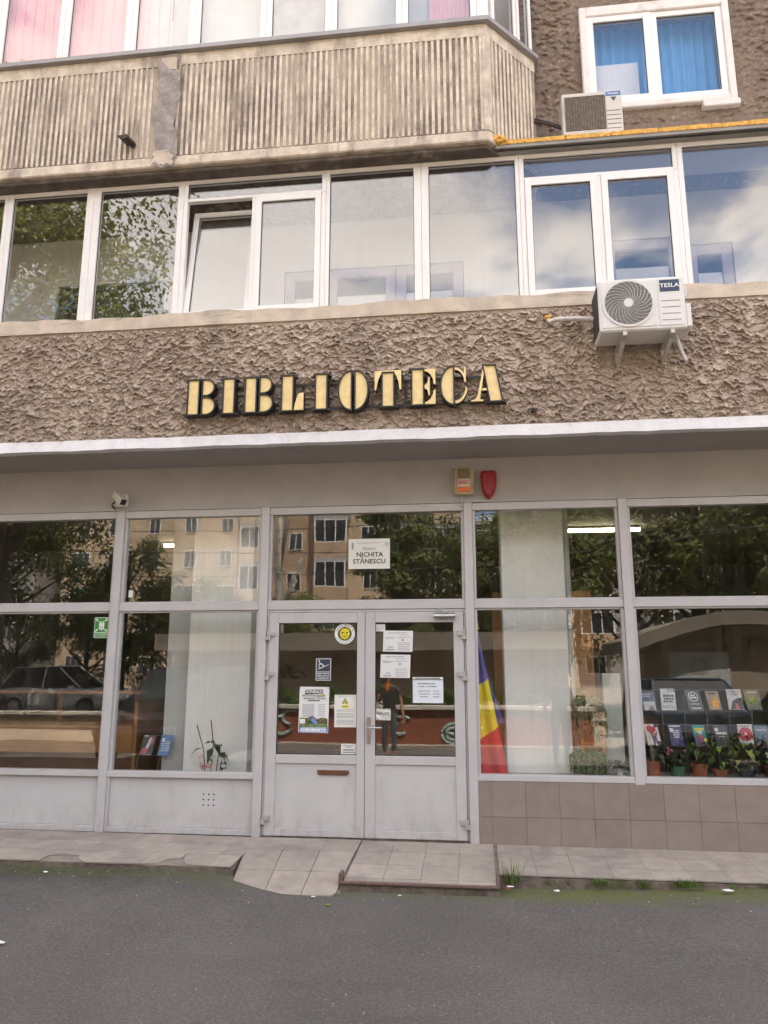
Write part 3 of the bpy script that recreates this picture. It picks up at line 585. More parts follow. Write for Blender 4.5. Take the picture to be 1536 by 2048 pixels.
def casement_bay(x0, x1, xm, zb, open_left):
    f = frame(x0, x1, zb + .02, Z1, .045, bot=.035)      # fixed light above
    MB().box(x0, x0 + .048, LY, LY + .06, Z0, zb + .0195).box(x1 - .048, x1, LY, LY + .06, Z0, zb + .0195).box(x0 + .0485, x1 - .0485, LY + .001, LY + .06, Z0 + .001, Z0 + .035).box(xm - .022, xm + .022, LY + .001, LY + .06, Z0 + .0355, zb + .0195).build('window_frame', 'pvc_white', B, bev=.003)
    for k, (a, b) in enumerate(((x0 + .05, xm - .023), (xm + .023, x1 - .05))):
        if k == 0 and open_left:
            s = frame(a, b, Z0 + .037, zb + .018, .058, name='window_sash', y=LY + .02)
            pv_ = Vector((a, LY + .04, Z0 + .04)); s.matrix_world = Matrix.Translation(pv_) @ Matrix.Rotation(R(-7.5), 4, 'X') @ Matrix.Translation(-pv_)
        else: frame(a, b, Z0 + .037, zb + .018, .062, name='window_sash', y=LY - .012)
casement_bay(-2.960, -1.420, -2.185, 6.585, True)
frame(-1.418, -.432, Z0, Z1, .05, wl=.04, wr=.075); frame(-.430, .560, Z0, Z1, .05, wl=.075, wr=.04)
casement_bay(.562, 2.100, 1.335, 6.545, False)
frame(2.102, 3.30, Z0, Z1, .05); frame(3.302, 4.6, Z0, Z1, .05); frame(4.602, 6.15, Z0, Z1, .05)
MB().box(-7.2, 6.2, LY + .01, LY + .07, 6.8625, 6.95).build('head_packing', 'pvc_white', B)
# loggia room
MB().box(-7.2, 6.2, -.54, .34, 4.06, 4.25).build('loggia_floor', 'loggia_floor', B); MB().box(-7.2, 6.2, -.56, .34, 6.951, 7.05).build('loggia_ceiling', 'loggia_wall', B)
lw = MB()
ops = ((-4.91, -3.55, 5.05, 6.27), (-2.10, -.02, 4.25, 6.28), (1.53, 2.35, 4.25, 6.42), (2.40, 2.90, 4.9, 6.31)); px = -7.2
for a, b, c_, e in ops:
    lw.box(px, a, .33, .40, 4.25, 6.95); lw.box(a, b, .33, .40, e, 6.95); lw.box(a, b, .33, .40, 4.25, max(c_, 4.251)); px = b
lw.box(px, 6.2, .33, .40, 4.25, 6.95).build('loggia_back_wall', 'loggia_wall', B)
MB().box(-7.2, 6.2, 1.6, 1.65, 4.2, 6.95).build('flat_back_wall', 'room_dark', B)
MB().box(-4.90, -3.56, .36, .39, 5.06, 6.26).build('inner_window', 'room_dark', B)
for x0, x1, c_, zt in ((-2.09, -1.60, 4.26, 6.27), (-1.59, -.80, 4.26, 6.27), (-.79, -.03, 4.26, 6.27), (1.54, 2.34, 4.26, 6.41), (2.41, 2.89, 4.91, 6.30)):
    fo = frame(x0, x1, c_, zt, .11, name='inner_window', y=.345, d=.05, mat='mauve_frame', gl=None, bot=.5 if c_ < 4.5 else .1)
    MB().box(x0 + .115, x1 - .115, .375, .385, c_ + .12, zt - .32).build('curtain', 'curtain_white', fo)
# second-floor ribbed balcony
BY = -.85
bal = MB(); c0, c1 = (.265, BY), (.80, -.28)
def balpoly(d, z0, z1, m):
    pts = [(-7.2, BY + d), (c0[0] - d * .42, BY + d), (c1[0] - d * .7, c1[1] + d * .7), (c1[0] - d * .7, .30), (-7.2, .30)]
    m.hull8([(x, y, z0) for x, y in pts], [(x, y, z1) for x, y in pts])
balpoly(.012, 7.02, 8.12, bal); balc = bal.build('balcony', 'groove_aggregate', B)
m = MB(); balpoly(0, 8.122, 8.262, m); m.build('top_band', 'balcony_concrete', balc)
m = MB(); balpoly(0, 6.90, 7.018, m); m.build('bottom_band', 'balcony_concrete', balc, bev=.012)
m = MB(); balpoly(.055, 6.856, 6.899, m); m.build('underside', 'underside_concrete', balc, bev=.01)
rw = .031; rib = MB().box(-rw / 2, rw / 2, -.013, 0, 7.019, 8.121).mesh('rib', 'balcony_concrete', bev=.004)
for x in np.arange(-3.012 + .02 + .06, .215, .0615):
    inst(rib, 'rib', balc, (float(x) + random.uniform(-.002, .002), BY + .012, 0))
for x in np.arange(-7.0, -3.27, .0615):
    inst(rib, 'rib', balc, (float(x) + random.uniform(-.002, .002), BY + .012, 0))
dv = Vector((c1[0] - c0[0], c1[1] - c0[1], 0)); ln = dv.length; dv.normalize(); nrm = Vector((dv.y, -dv.x, 0)); ca = math.atan2(dv.y, dv.x)
for s_ in np.arange(.09, ln - .05, .0615):
    p = Vector((c0[0], c0[1], 0)) + dv * float(s_) - nrm * .012; inst(rib, 'rib', balc, tuple(p), (0, 0, ca))
q0, q1 = Vector((c0[0], c0[1], 0)), Vector((c0[0], c0[1], 0)) + dv * .062
MB().hull8([(.222, BY + .03, 7.019), (.222, BY - .001, 7.019), (q0.x, q0.y - .001, 7.019), (q1.x + .001, q1.y, 7.019), (q1.x - .02, q1.y + .02, 7.019)], [(.222, BY + .03, 8.121), (.222, BY - .001, 8.121), (q0.x, q0.y - .001, 8.121), (q1.x + .001, q1.y, 8.121), (q1.x - .02, q1.y + .02, 8.121)]).build('corner_post', 'balcony_concrete', balc)
m = MB()
m.hull8([(-3.01, BY - .001, 7.019), (-2.985, BY - .001, 7.019), (-2.985, BY + .015, 7.019), (-3.01, BY + .015, 7.019)], [(-3.01, BY - .001, 8.121), (-2.985, BY - .001, 8.121), (-2.985, BY + .015, 8.121), (-3.01, BY + .015, 8.121)])
m.build('panel_edge', 'balcony_concrete', balc)
def patch(u, w):
    z = 6.885 + 1.36 * w; h = 6 * u * (1 - u) * .006
    xl = -3.235 + .022 * math.sin(z * 9) + .012 * math.sin(z * 31); xr = -2.995 + .020 * math.sin(z * 8 + 2) + .012 * math.sin(z * 27)
    return (xl + (xr - xl) * u, BY - .014 - h - .006 * math.sin(z * 21 + u * 5), z + .02 * math.sin(u * 9) * (1 if w < .1 else 0))
grid(10, 60, patch).build('mortar_patch', 'mortar_patch', balc, smooth=True)
grid(10, 12, lambda u, w: (-3.225 + .215 * u + .01 * math.sin(w * 14), BY - .022 - .006 * math.sin(u * 3.14), 6.90 + .17 * w + .015 * math.sin(u * 19) * (1 - w))).build('mortar_patch', 'cap_concrete', balc)
grid(8, 8, lambda u, w: (-3.20 + .17 * u, BY - .021 - .004 * math.sin(u * 3.14), 8.055 + .15 * w)).build('mortar_patch', 'cap_concrete', balc)
MB().hull8([(-3.545, -.845, 7.19), (-3.47, -.845, 7.15), (-3.43, -.845, 7.17), (-3.44, -.845, 7.21)], [(-3.575, -1.0, 7.19), (-3.50, -1.0, 7.145), (-3.455, -1.0, 7.165), (-3.465, -1.0, 7.20)]).build('drain_spout', 'ac_dark', balc)
m = MB(); pts = [(-7.2, BY - .055), (c0[0] + .024, BY - .055), (c1[0] + .04, c1[1] - .04), (c1[0] + .04, .28), (-7.2, .28)]
m.hull8([(x, y, 8.264) for x, y in pts], [(x, y, 8.312) for x, y in pts]); m.build('rail_flashing', 'flashing', balc)
# balcony glazing
UY = -.80; UZ = 9.98
edges = [(-5.20, -4.41), (-4.41, -3.62), (-3.62, -2.885), (-2.885, -2.08), (-2.08, -1.365), (-1.365, -.605), (-.605, .18)]
for a, b in edges:
    frame(a + .001, b - .001, 8.314, UZ, .055, y=UY, wl=.065, wr=.065, bot=.05)
frame(-6.2, -5.202, 8.314, UZ, .055, y=UY)
MB().box(.181, .30, UY - .005, UY + .06, 8.314, UZ).build('corner_post', 'pvc_white', B, bev=.004)
for a0, a1, nm, gl in ((.06, .46, 'window_frame', True), (.47, .72, 'window_frame', True)):
    q0 = Vector((c0[0] + .03, c0[1] + .05, 0)) + dv * a0; fr = frame(0, a1 - a0, 8.314, UZ, .045, name=nm, y=0, d=.06)
    fr.location = q0; fr.rotation_euler = (0, 0, ca)
cur = lambda x0, x1, y, z0, z1, a, w: grid(int((x1 - x0) / w * 6) + 2, 1, lambda u, t: (x0 + (x1 - x0) * u, y + a * math.sin(u * (x1 - x0) / w * 2 * math.pi), z0 + (z1 - z0) * t))
def strips(x0, x1, w, y, z0, z1, mat, name='vertical_blind'):
    r_ = MB(); x = x0
    while x < x1 - .01:
        r_.hull8([(x, y, z0), (min(x + w, x1), y - .012, z0), (min(x + w, x1), y - .010, z0), (x, y + .002, z0)], [(x, y, z1), (min(x + w, x1), y - .012, z1), (min(x + w, x1), y - .010, z1), (x, y + .002, z1)]); x += w - .004
    return r_.build(name, mat, B)
strips(-6.2, -4.42, .125, -.68, 8.33, 9.95, 'curtain_pink'); strips(-4.40, -3.63, .125, -.68, 8.33, 9.95, 'curtain_pink'); strips(-3.60, -3.20, .125, -.68, 8.33, 9.95, 'curtain_pink_pale')
MB().box(-3.2, -2.9, -.66, -.655, 8.33, 9.95).box(-2.87, -2.09, -.66, -.655, 8.33, 9.95).build('roller_blind', 'blind_grey', B); MB().box(-2.02, -1.43, -.735, -.73, 8.33, 9.95).build('insect_screen', 'net_grey', B)
MB().box(-1.35, -.62, -.66, -.655, 8.33, 9.95).box(-.6, -.32, -.66, -.655, 8.33, 9.95).build('roller_blind', 'blind_grey', B); strips(-.32, .16, .05, -.68, 8.33, 9.95, 'curtain_pink_pale')
MB().box(-7.2, .75, .31, .36, 8.3, 9.9).build('balcony_back_wall', 'loggia_wall', B)
# upper right wall, window, tin roof
wf = lambda X, Z: np.clip(1.15 - .4 * (np.abs(X - 2.2) < .95), .3, 1.3) * np.where(Z < 7.62, .15, 1)
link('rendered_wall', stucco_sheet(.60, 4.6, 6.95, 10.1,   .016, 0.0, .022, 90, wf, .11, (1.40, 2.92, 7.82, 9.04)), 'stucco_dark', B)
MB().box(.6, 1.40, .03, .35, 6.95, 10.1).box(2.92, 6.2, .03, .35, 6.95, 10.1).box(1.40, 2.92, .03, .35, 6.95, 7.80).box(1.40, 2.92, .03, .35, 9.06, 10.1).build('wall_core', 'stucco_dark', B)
sr = MB(); wx0, wx1, wz0, wz1 = 1.425, 2.895, 7.86, 9.00
sr.box(wx0 - .075, wx0, -.055, .03, wz0 - .12, wz1 + .13).box(wx1, wx1 + .075, -.055, .03, wz0 - .12, wz1 + .13).box(wx0, wx1, -.054, .03, wz1, wz1 + .13).box(wx0, wx1, -.058, .03, wz0 - .08, wz0 - .004).box(2.60, 2.985, -.075, .02, 7.70, 7.778)
sw = sr.build('window_surround', 'white_plaster', B, bev=.01)
frame(wx0 + .001, 2.125, wz0, wz1, .075, name='window_sash', y=-.040, bot=.09, par=B); frame(2.127, wx1 - .001, wz0, wz1, .07, name='window_frame', y=-.030, par=B)
cur(1.45, 2.88, .22, 7.8, 9.05, .02, .11).build('curtain', 'curtain_blue', B, smooth=True)
MB().box(1.46, 2.0, .13, .14, 7.87, 8.5).build('window_shade', 'curtain_white', B)
rs = MB(); n = 60
X = [.34 + 5.8 * i / n for i in range(n + 1)]
rs.hull8([(.33, -.755, 6.868), (6.2, -.755, 6.868), (6.2, -.02, 7.06), (.33, -.3, 7.00)], [(.33, -.755, 6.904), (6.2, -.755, 6.904), (6.2, -.02, 7.10), (.33, -.3, 7.04)])
rs.box(.33, 6.2, -.70, -.63, 6.8625, 6.8675)
rf = rs.build('tin_roof', 'roof_sheet', B)
fm = grid(240, 3, lambda u, w: (.30 + 5.9 * u, -.762 + .002 * math.sin(u * 400) + random.uniform(-.0015, .0015), 6.906 + .046 * w + .003 * math.sin(u * 61) * w + random.uniform(-.002, .002) * w))
fm.build('foam_seal', 'foam_orange', rf)
MB().box(.31, 6.2, -.757, -.60, 6.9045, 6.948).build('foam_seal', 'foam_orange', rf)
bl = bmesh.new(); bmesh.ops.create_icosphere(bl, subdivisions=3, radius=1)
for v_ in bl.verts:
    k = 1 + .18 * math.sin(v_.co.x * 5) * math.sin(v_.co.z * 6 + 1) + .1 * math.sin(v_.co.y * 9); v_.co = Vector((v_.co.x * .10 * k + .34, v_.co.y * .05 * k - .765, v_.co.z * .045 * k + 6.955))
me = bpy.data.meshes.new('foam_blob'); bl.to_mesh(me); bl.free(); o = link('foam_seal', me, 'foam_orange', rf)
MB().box(-6.4, .36, -.70, -.60, 6.953, 6.975).build('foam_line', 'foam_orange', B)

# ------------------------------------------------------------------ sign letters
SG = thing('library_sign', 'gold-faced black metal channel letters spelling BIBLIOTECA on the rough stucco', 'sign', (-1.2, -.80, 4.12))
def arc(cx, cz, rx, rz, a0, a1, n=14): return [(cx + rx * math.cos(R(a0 + (a1 - a0) * i / n)), cz + rz * math.sin(R(a0 + (a1 - a0) * i / n))) for i in range(n + 1)]
def offset(poly, d):
    a = sum(poly[i][0] * poly[(i + 1) % len(poly)][1] - poly[(i + 1) % len(poly)][0] * poly[i][1] for i in range(len(poly)))
    if a < 0: poly = poly[::-1]
    out = []; n = len(poly)
    for i in range(n):
        p0, p1, p2 = (Vector(poly[(i + k) % n]) for k in (-1, 0, 1)); e1 = (p1 - p0).normalized(); e2 = (p2 - p1).normalized()
        n1 = Vector((e1.y, -e1.x)); n2 = Vector((e2.y, -e2.x)); b = n1 + n2
        b = b / max(.35, b.length_squared / 2) if b.length > 1e-6 else n1
        q = p1 + b * d; out.append((q.x, q.y))
    return poly, out
def rect(x0, x1, z0=0., z1=1.): return [(x0, z0), (x1, z0), (x1, z1), (x0, z1)]
Dtop = lambda x: [(x, .56), (x, 1.0)] + arc(x + .10, .78, .21, .22, 90, -90)
Dbot = lambda x: [(x, 0), (x, .47)] + arc(x + .11, .235, .235, .235, 90, -90)
Bs = ([rect(0, .29), Dtop(.42), Dbot(.42)], [])
Is = ([rect(0, .29)], [])
Ls = ([rect(0, .29)], [[(.345, .0), (.60, .0), (.60, .50), (.565, .50)] + [(.565 - .22 * t ** .5, .5 - .46 * t ** 1.6 - 0) for t in (.15, .35, .6, .85, 1.0)]])
Os = ([arc(.33, .5, .33, .55, 90, 270), arc(.46, .5, .33, .55, -90, 90)], [])
Ts = ([rect(.0, .29, 0, .95)], [[(-.22, 1.02), (.51, 1.02), (.51, .46), (.465, .46), (.44, .66), (.40, .80), (.34, .92), (.29, .965), (0, .965), (-.05, .92), (-.11, .80), (-.15, .66), (-.18, .46), (-.22, .46)]])
Es = ([rect(0, .29)], [[(.335, 1.0), (.63, 1.0), (.63, .56), (.585, .56), (.56, .72), (.50, .84), (.42, .92), (.335, .95)], [(.335, .45), (.41, .40), (.44, .25), (.475, .25), (.475, .77), (.44, .77), (.41, .60), (.335, .54)], [(.335, 0), (.63, 0), (.63, .40), (.585, .40), (.56, .27), (.50, .15), (.42, .08), (.335, .05)]])
Cs = ([arc(.32, .5, .32, .53, 90, 270)], [arc(.37, .55, .30, .45, 90, 35) + [(.62, 1.0), (.665, 1.0), (.665, .57), (.63, .57), (.60, .74)] + arc(.37, .58, .25, .36, 30, 90), arc(.37, .45, .33, .47, -90, -5) + [(.655, .42)] + arc(.37, .45, .285, .40, -5, -90)])
As = ([[(.36, 0), (.66, 0), (.50, 1.0), (.20, 1.0)]], [[(-.16, 0), (.17, 0), (.17, .03), (.09, .05), (.09, .12), (.24, 1.0), (.19, 1.0), (.02, .16), (-.05, .05), (-.16, .03)], [(.14, .30), (.32, .30), (.31, .36), (.15, .36)]])
pxx = lambda x: float(np.interp(x, [378, 752, 1005], [-2.713, -.867, .31]))
H0 = .342; RIM = .0125
for nm, shp, px_, zb in (('B', Bs, 382.5, 4.148), ('I', Is, 454, 4.148), ('B', Bs, 498, 4.149), ('L', Ls, 571, 4.151), ('I', Is, 637, 4.153), ('O', Os, 682, 4.154), ('T', Ts, 767, 4.154), ('E', Es, 827, 4.157), ('C', Cs, 885, 4.160), ('A', As, 955, 4.164)):
    x0 = pxx(px_); T = lambda P: [(x0 + x * H0, zb + z * H0) for x, z in P]
    cs = MB(); gf = MB()
    for P in shp[0]:
        inn, outp = offset(T(P), RIM); cs.prism(outp, -.868, -.79)
        k = len(inn)
        for i in range(k):        # raised rim round the face
            j = (i + 1) % k
            a, b, c_, e = inn[i], inn[j], outp[j], outp[i]
            cs.quad((e[0], -.885, e[1]), (c_[0], -.885, c_[1]), (b[0], -.885, b[1]), (a[0], -.885, a[1])); cs.quad((e[0], -.868, e[1]), (c_[0], -.868, c_[1]), (c_[0], -.885, c_[1]), (e[0], -.885, e[1])); cs.quad((a[0], -.885, a[1]), (b[0], -.885, b[1]), (b[0], -.868, b[1]), (a[0], -.868, a[1]))
        gf.prism(inn, -.8715, -.8685)
    if nm in 'IBLEAT':             # slab serifs on the boxed stems
        for z in ((-.045, .02), (.975, 1.05)) if nm in 'IBE' else (((-.045, .02),) if nm in 'AT' else ((-.045, .02), (.975, 1.05))):
            dx = .36 if nm == 'A' else 0
            cs.prism([(x0 + (dx - .11) * H0, zb + z[0] * H0), (x0 + (dx + .42) * H0, zb + z[0] * H0), (x0 + (dx + .38) * H0, zb + z[1] * H0), (x0 + (dx - .07) * H0, zb + z[1] * H0)], -.867, -.80)
    for P in shp[1]: gf.prism(T(P), -.882, -.862); cs.prism(T(P), -.8615, -.80)
    cso = cs.build('letter', 'letter_black', SG); gf.build('gold_face', 'gold_face', cso); cso['label'] = 'letter ' + nm
for z in (4.175, 4.42): MB().box(-2.66, .30, -.80, -.785, z, z + .022).build('mounting_bar', 'letter_black', SG)
for x in (-2.55, -1.6, -.6, .25): MB().box(x, x + .02, -.786, -.735, 4.19, 4.43).build('mounting_strut', 'letter_black', SG)
# ------------------------------------------------------------------ things fixed to the facade
def pipe_out(x, z, label, mat, r=.016):
    t = thing('pipe_stub', label, 'pipe', (x, -.77, z)); MB().tube([(x, -.74, z), (x + .01, -.81, z - .004)], r, 12).build('tube', mat, t); MB().lathe([(r * 1.6, 0), (r * 2.6, .012)], (x, -.77, z), 14).build('collar', 'mortar_patch', t); return t
pipe_out(-3.213, 4.065, 'short rusty pipe stub in the stucco below and before the letter B', 'rust_iron'); pipe_out(.589, 4.09, 'short dark pipe stub in the stucco beyond the letter A', 'ac_dark', .02)
# lower air conditioner
A = thing('air_conditioner', 'white air conditioner with round spiral fan guard on wall brackets above the stucco', 'air conditioner', (1.5, -.95, 4.62))
ax0, ax1, az0, az1, ay = 1.165, 1.905, 4.655, 5.150, -1.16
MB().box(ax0, ax1, ay, -.84, az0, az1).build('casing', 'ac_white', A, bev=.014)
MB().box(ax0 + .02, 1.655, ay - .006, ay + .004, az0 + .03, az1 - .025).build('front_panel', 'ac_white', A, bev=.008)
sp = MB().box(1.675, 1.875, ay - .006, ay + .004, az0 + .03, az1 - .02).build('service_panel', 'ac_white', A, bev=.006)
m = MB()
for i in range(4): m.box(1.70, 1.855, ay - .0085, ay - .0055, 4.735 + i * .06, 4.740 + i * .06)
m.build('louvre', 'ac_grille', sp)
bd = MB().box(1.693, 1.860, ay - .009, ay - .0065, 5.005, 5.115).build('badge', 'ac_navy', A); text('TESLA', .052, 1.776, ay - .0102, 5.06, 'print_white', bd, sx=1.15, bold=.0008)
fc, fz, fr_ = 1.418, 4.912, .208
MB().disc(fc, fz, fr_, ay - .0075, 40).build('fan_well', 'ac_dark', A)
g = MB()
for k in range(1, 17):
    r_ = .035 + (fr_ - .035) * k / 17; g.disc(fc, fz, r_ + .0010, ay - .0145, 40, r_ - .0010)
for k in range(24):
    a0 = 2 * math.pi * k / 24; pp = []
    for i in range(9):
        r_ = .03 + (fr_ - .03) * i / 8; a_ = a0 + 1.05 * i / 8; pp.append((fc + r_ * math.cos(a_), ay - .016, fz + r_ * math.sin(a_)))
    g.tube(pp, .0019, 4, False)
g.disc(fc, fz, fr_ + .016, ay - .015, 40, fr_ - .004); g.build('fan_guard', 'ac_white', A)
MB().disc(fc, fz, .040, ay - .019, 24).build('fan_hub', 'ac_white', A)
MB().box(ax1 + .0005, ax1 + .05, ay + .02, -.90, az0 + .02, az0 + .24).box(ax1 + .0005, ax1 + .022, ay + .02, -.88, az0 + .30, az0 + .41).build('valve_cover', 'ac_white', A, bev=.012)
MB().box(ax0 - .006, ax0 - .0005, ay + .03, -.86, az0 + .03, az1 - .05).build('side_coil', 'ac_dark', A)
for x in (1.36, 1.765):
    m = MB().box(x, x + .035, -1.15, -.755, az0 - .034, az0 - .001).box(x, x + .035, -.775, -.755, az0 - .17, az0 - .035)
    m.hull8([(x, -.78, az0 - .16), (x + .03, -.78, az0 - .16), (x + .03, -.78, az0 - .12), (x, -.78, az0 - .12)], [(x, -1.10, az0 - .06), (x + .03, -1.10, az0 - .06), (x + .03, -1.06, az0 - .035), (x, -1.06, az0 - .035)]); m.build('bracket', 'galv', A)
MB().tube([(1.84, -1.02, az0 + .01), (1.85, -1.02, az0 - .04), (1.875, -1.0, az0 - .11), (1.92, -.99, az0 - .235)], .013, 8).build('drain_hose', 'hose_white', A)
MB().tube([(.765, -.76, 4.985), (.775, -.82, 4.94), (.83, -.85, 4.945), (1.0, -.87, 4.935), (1.17, -.88, 4.915)], .021, 10).build('refrigerant_hose', 'hose_white', A)
MB().lathe([(.0, .03), (.028, .02), (.034, 0), (.02, -.03)], (.762, -.775, 5.0), 10).build('foam_plug', 'foam_orange', A)
# upper air conditioner
A2 = thing('air_conditioner', 'beige air conditioner with square mesh grille standing on the tin roof by the window', 'air conditioner', (1.35, -.3, 7.08))
ux0, ux1, uz0, uz1, uy = 1.045, 1.66, 7.13, 7.685, -.45
MB().box(ux0, ux1, uy, -.17, uz0, uz1).build('casing', 'ac_beige', A2, bev=.012)
MB().box(ux0 + .03, 1.488, uy - .004, uy + .004, uz0 + .10, uz1 - .05).build('grille_back', 'ac_dark', A2)
g = MB(); z = uz0 + .105
while z < uz1 - .055: g.box(ux0 + .03, 1.488, uy - .009, uy - .0045, z, z + .0045); z += .0135
x = ux0 + .035
while x < 1.485: g.box(x, x + .003, uy - .0115, uy - .0092, uz0 + .1, uz1 - .05); x += .028
g.build('grille', 'ac_grille', A2)
sp = MB().box(1.495, ux1 - .004, uy - .006, uy + .004, uz0 + .02, uz1 - .012).build('service_panel', 'ac_beige', A2, bev=.004); m = MB()
for i in range(5): m.box(1.50, 1.64, uy - .0085, uy - .0055, 7.225 + i * .052, 7.230 + i * .052)
m.build('louvre', 'ac_dark', sp)
bd = MB().box(1.50, 1.648, uy - .009, uy - .0065, 7.612, 7.660).build('badge', 'ac_blue', A2); text('Panasonic', .028, 1.574, uy - .0102, 7.637, 'print_white', bd, bold=.0006)
MB().quad((1.545, uy - .0088, 7.595), (1.575, uy - .0088, 7.545), (1.605, uy - .0088, 7.595)).build('emblem', 'ac_navy', A2)
for x in (1.15, 1.5): MB().box(x, x + .05, -.44, -.18, 6.98, 7.129).build('foot', 'ac_dark', A2)
for k in range(2): MB().tube([(.78, -.30, 7.50 + k * .03), (.92, -.33, 7.43 + k * .02), (1.05, -.33, 7.365 + k * .02)], .014, 8).build('refrigerant_hose', 'ac_dark', A2)
MB().tube([(1.67, -.30, 7.42), (1.70, -.28, 7.3), (1.71, -.25, 7.12)], .008, 6).build('cable', 'ac_dark', A2)
# security camera
CM = thing('security_camera', 'small white bullet camera on a junction box over the shopfront post', 'camera', (-3.71, .01, 3.44))
MB().box(-3.79, -3.655, -.045, .011, 3.44, 3.585).build('junction_box', 'camera_white', CM, bev=.01)
bm_ = MB(); a, b = Vector((-3.775, -.060, 3.572)), Vector((-3.648, -.135, 3.470)); d_ = (b - a).normalized(); sd = d_.cross(Vector((0, 0, 1))).normalized(); up_ = sd.cross(d_)
q = lambda p, s_: [tuple(p + sd * i * s_ + up_ * j * s_) for i, j in ((-1, -1), (1, -1), (1, 1), (-1, 1))]
bm_.hull8(q(a, .037), q(b, .037)); bm_.build('camera_body', 'camera_white', CM, bev=.006)
bm_ = MB(); bm_.hull8(q(b + d_ * .001, .031), q(b + d_ * .004, .031)); bm_.build('lens_window', 'gasket', CM)
MB().tube([(-3.73, -.04, 3.52), tuple((a + b) / 2)], .02, 10).build('mount_arm', 'camera_white', CM)
MB().tube([(-3.775, -.03, 3.50), (-3.815, -.05, 3.475), (-3.815, -.05, 3.45), (-3.785, -.03, 3.42)], .009, 8).build('cable', 'gasket', CM)
# sirens
S1 = thing('alarm_siren', 'cream alarm siren box with DSC label and orange lens under the canopy', 'siren', (-.066, .0, 3.47))
MB().box(-.165, .033, -.055, .011, 3.475, 3.757).build('housing', 'siren_cream', S1, bev=.008); m = MB()
for i in range(9): m.box(-.128, -.004, -.0615, -.0555, 3.645 + i * .0115, 3.652 + i * .0115)
m.build('sounder_grille', 'siren_grille', S1)
lb = MB().box(-.128, -.004, -.0605, -.0555, 3.556, 3.636).build('label_plate', 'siren_pink', S1); text('DSC', .052, -.066, -.0615, 3.597, 'print_red', lb, sx=1.1, bold=.0012)
MB().box(-.128, -.004, -.066, -.0555, 3.502, 3.550).build('strobe_lens', 'siren_orange', S1, bev=.004)
m = MB()
for x in (-.150, .018):
    for z in (3.49, 3.74): m.disc(x, z, .005, -.0557, 10)
m.build('screw', 'gasket', S1)
S2 = thing('fire_siren', 'red shield-shaped siren with curved slots beside the cream siren box', 'siren', (.18, .0, 3.43))
outl = [(.105, 3.70), (.118, 3.722), (.245, 3.722), (.258, 3.70), (.262, 3.66), (.258, 3.58), (.242, 3.50), (.218, 3.455), (.182, 3.428), (.146, 3.455), (.122, 3.50), (.106, 3.58), (.101, 3.66)]
cx_, cz_ = .1815, 3.59; s2 = MB(); k = len(outl)
r0 = [(x, .011, z) for x, z in outl]; r1 = [(x, -.03, z) for x, z in outl]; r2 = [(cx_ + (x - cx_) * .72, -.062, cz_ + (z - cz_) * .80) for x, z in outl]
n0 = 0; s2.v = r0 + r1 + r2
for a in (0, k):
    for i in range(k): s2.f.append((a + (i + 1) % k, a + i, a + k + i, a + k + (i + 1) % k)); s2.m.append(0)
s2.f.append(tuple(2 * k + i for i in range(k))); s2.m.append(0); s2.build('shell', 'siren_red', S2)
for i in range(4):
    z = 3.675 - i * .027; w = .040; MB().tube([(cx_ - w, -.063, z + .006), (cx_ - w * .5, -.064, z - .002), (cx_, -.064, z - .005), (cx_ + w * .5, -.064, z - .002), (cx_ + w, -.063, z + .006)], .0045, 6).build('slot', 'siren_lip', S2)
for x in (-.018, 0, .018): MB().tube([(cx_ + x * 1.6, -.063, 3.56), (cx_ + x * .4, -.064, 3.49)], .004, 6).build('slot', 'siren_lip', S2)
CD = thing('cable_duct', 'thin white cable trunking running below the two sirens', 'trunking', (0, .0, 3.41)); MB().box(-.09, .19, -.008, .011, 3.408, 3.420).box(-.098, -.086, -.008, .011, 3.36, 3.472).build('trunking', 'frame_grey', CD)

# ------------------------------------------------------------------ papers and stickers on the glass
def plate(name, label, cat, x0, x1, z0, z1, mat, y=.0425, tilt=0, group=None):
    t = thing(name, label, cat, ((x0 + x1) / 2, y, z0), group)
    nx_ = 8; s_ = random.uniform(-1, 1)
    g = grid(nx_, 4, lambda u, w: (x0 + (x1 - x0) * u + tilt * (w - .5), y - .0012 - .0012 * math.sin(u * 3 + s_) ** 2, z0 + (z1 - z0) * w + tilt * (u - .5) * -.6)); n = len(g.v)
    f0 = list(g.f); g.v += [(x, yy + .0009, z) for x, yy, z in g.v]; g.f += [tuple(n + i for i in reversed(f)) for f in f0]; g.m = [0] * len(g.f)
    g.build('sheet', mat, t); return t
def lines(t, rows_, y, mat='print_grey', name='print'):
    m = MB()
    for x0, x1, z, h_ in rows_:
        x = x0
        while x < x1 - .001:
            w = min(random.uniform(.010, .030), x1 - x); m.rect(x, x + w * .86, z - h_ / 2, z + h_ / 2, y); x += w
    return m.build(name, mat, t)
yp = .0395
t = plate('round_sticker', 'round white, black and yellow security sticker at the top of the door glass', 'sticker', -1.30, -1.284, 2.09, 2.10, 'paper')
MB().disc(-1.292, 2.093, .103, .0405, 40).build('rim_print', 'print_white', t); MB().disc(-1.292, 2.093, .070, .0400, 36).build('ring_print', 'print_black', t); MB().disc(-1.292, 2.093, .051, .0396, 32).build('disc_print', 'yellow', t)
m = MB(); m.tube([(-1.318, .0392, 2.085), (-1.312, .0392, 2.068), (-1.292, .0392, 2.062), (-1.272, .0392, 2.068), (-1.266, .0392, 2.085)], .003, 4).rect(-1.2935, -1.2905, 2.065, 2.125, .0391); m.disc(-1.314, 2.103, .010, .0391, 10).disc(-1.270, 2.103, .010, .0391, 10); m.build('emblem', 'print_black', t)
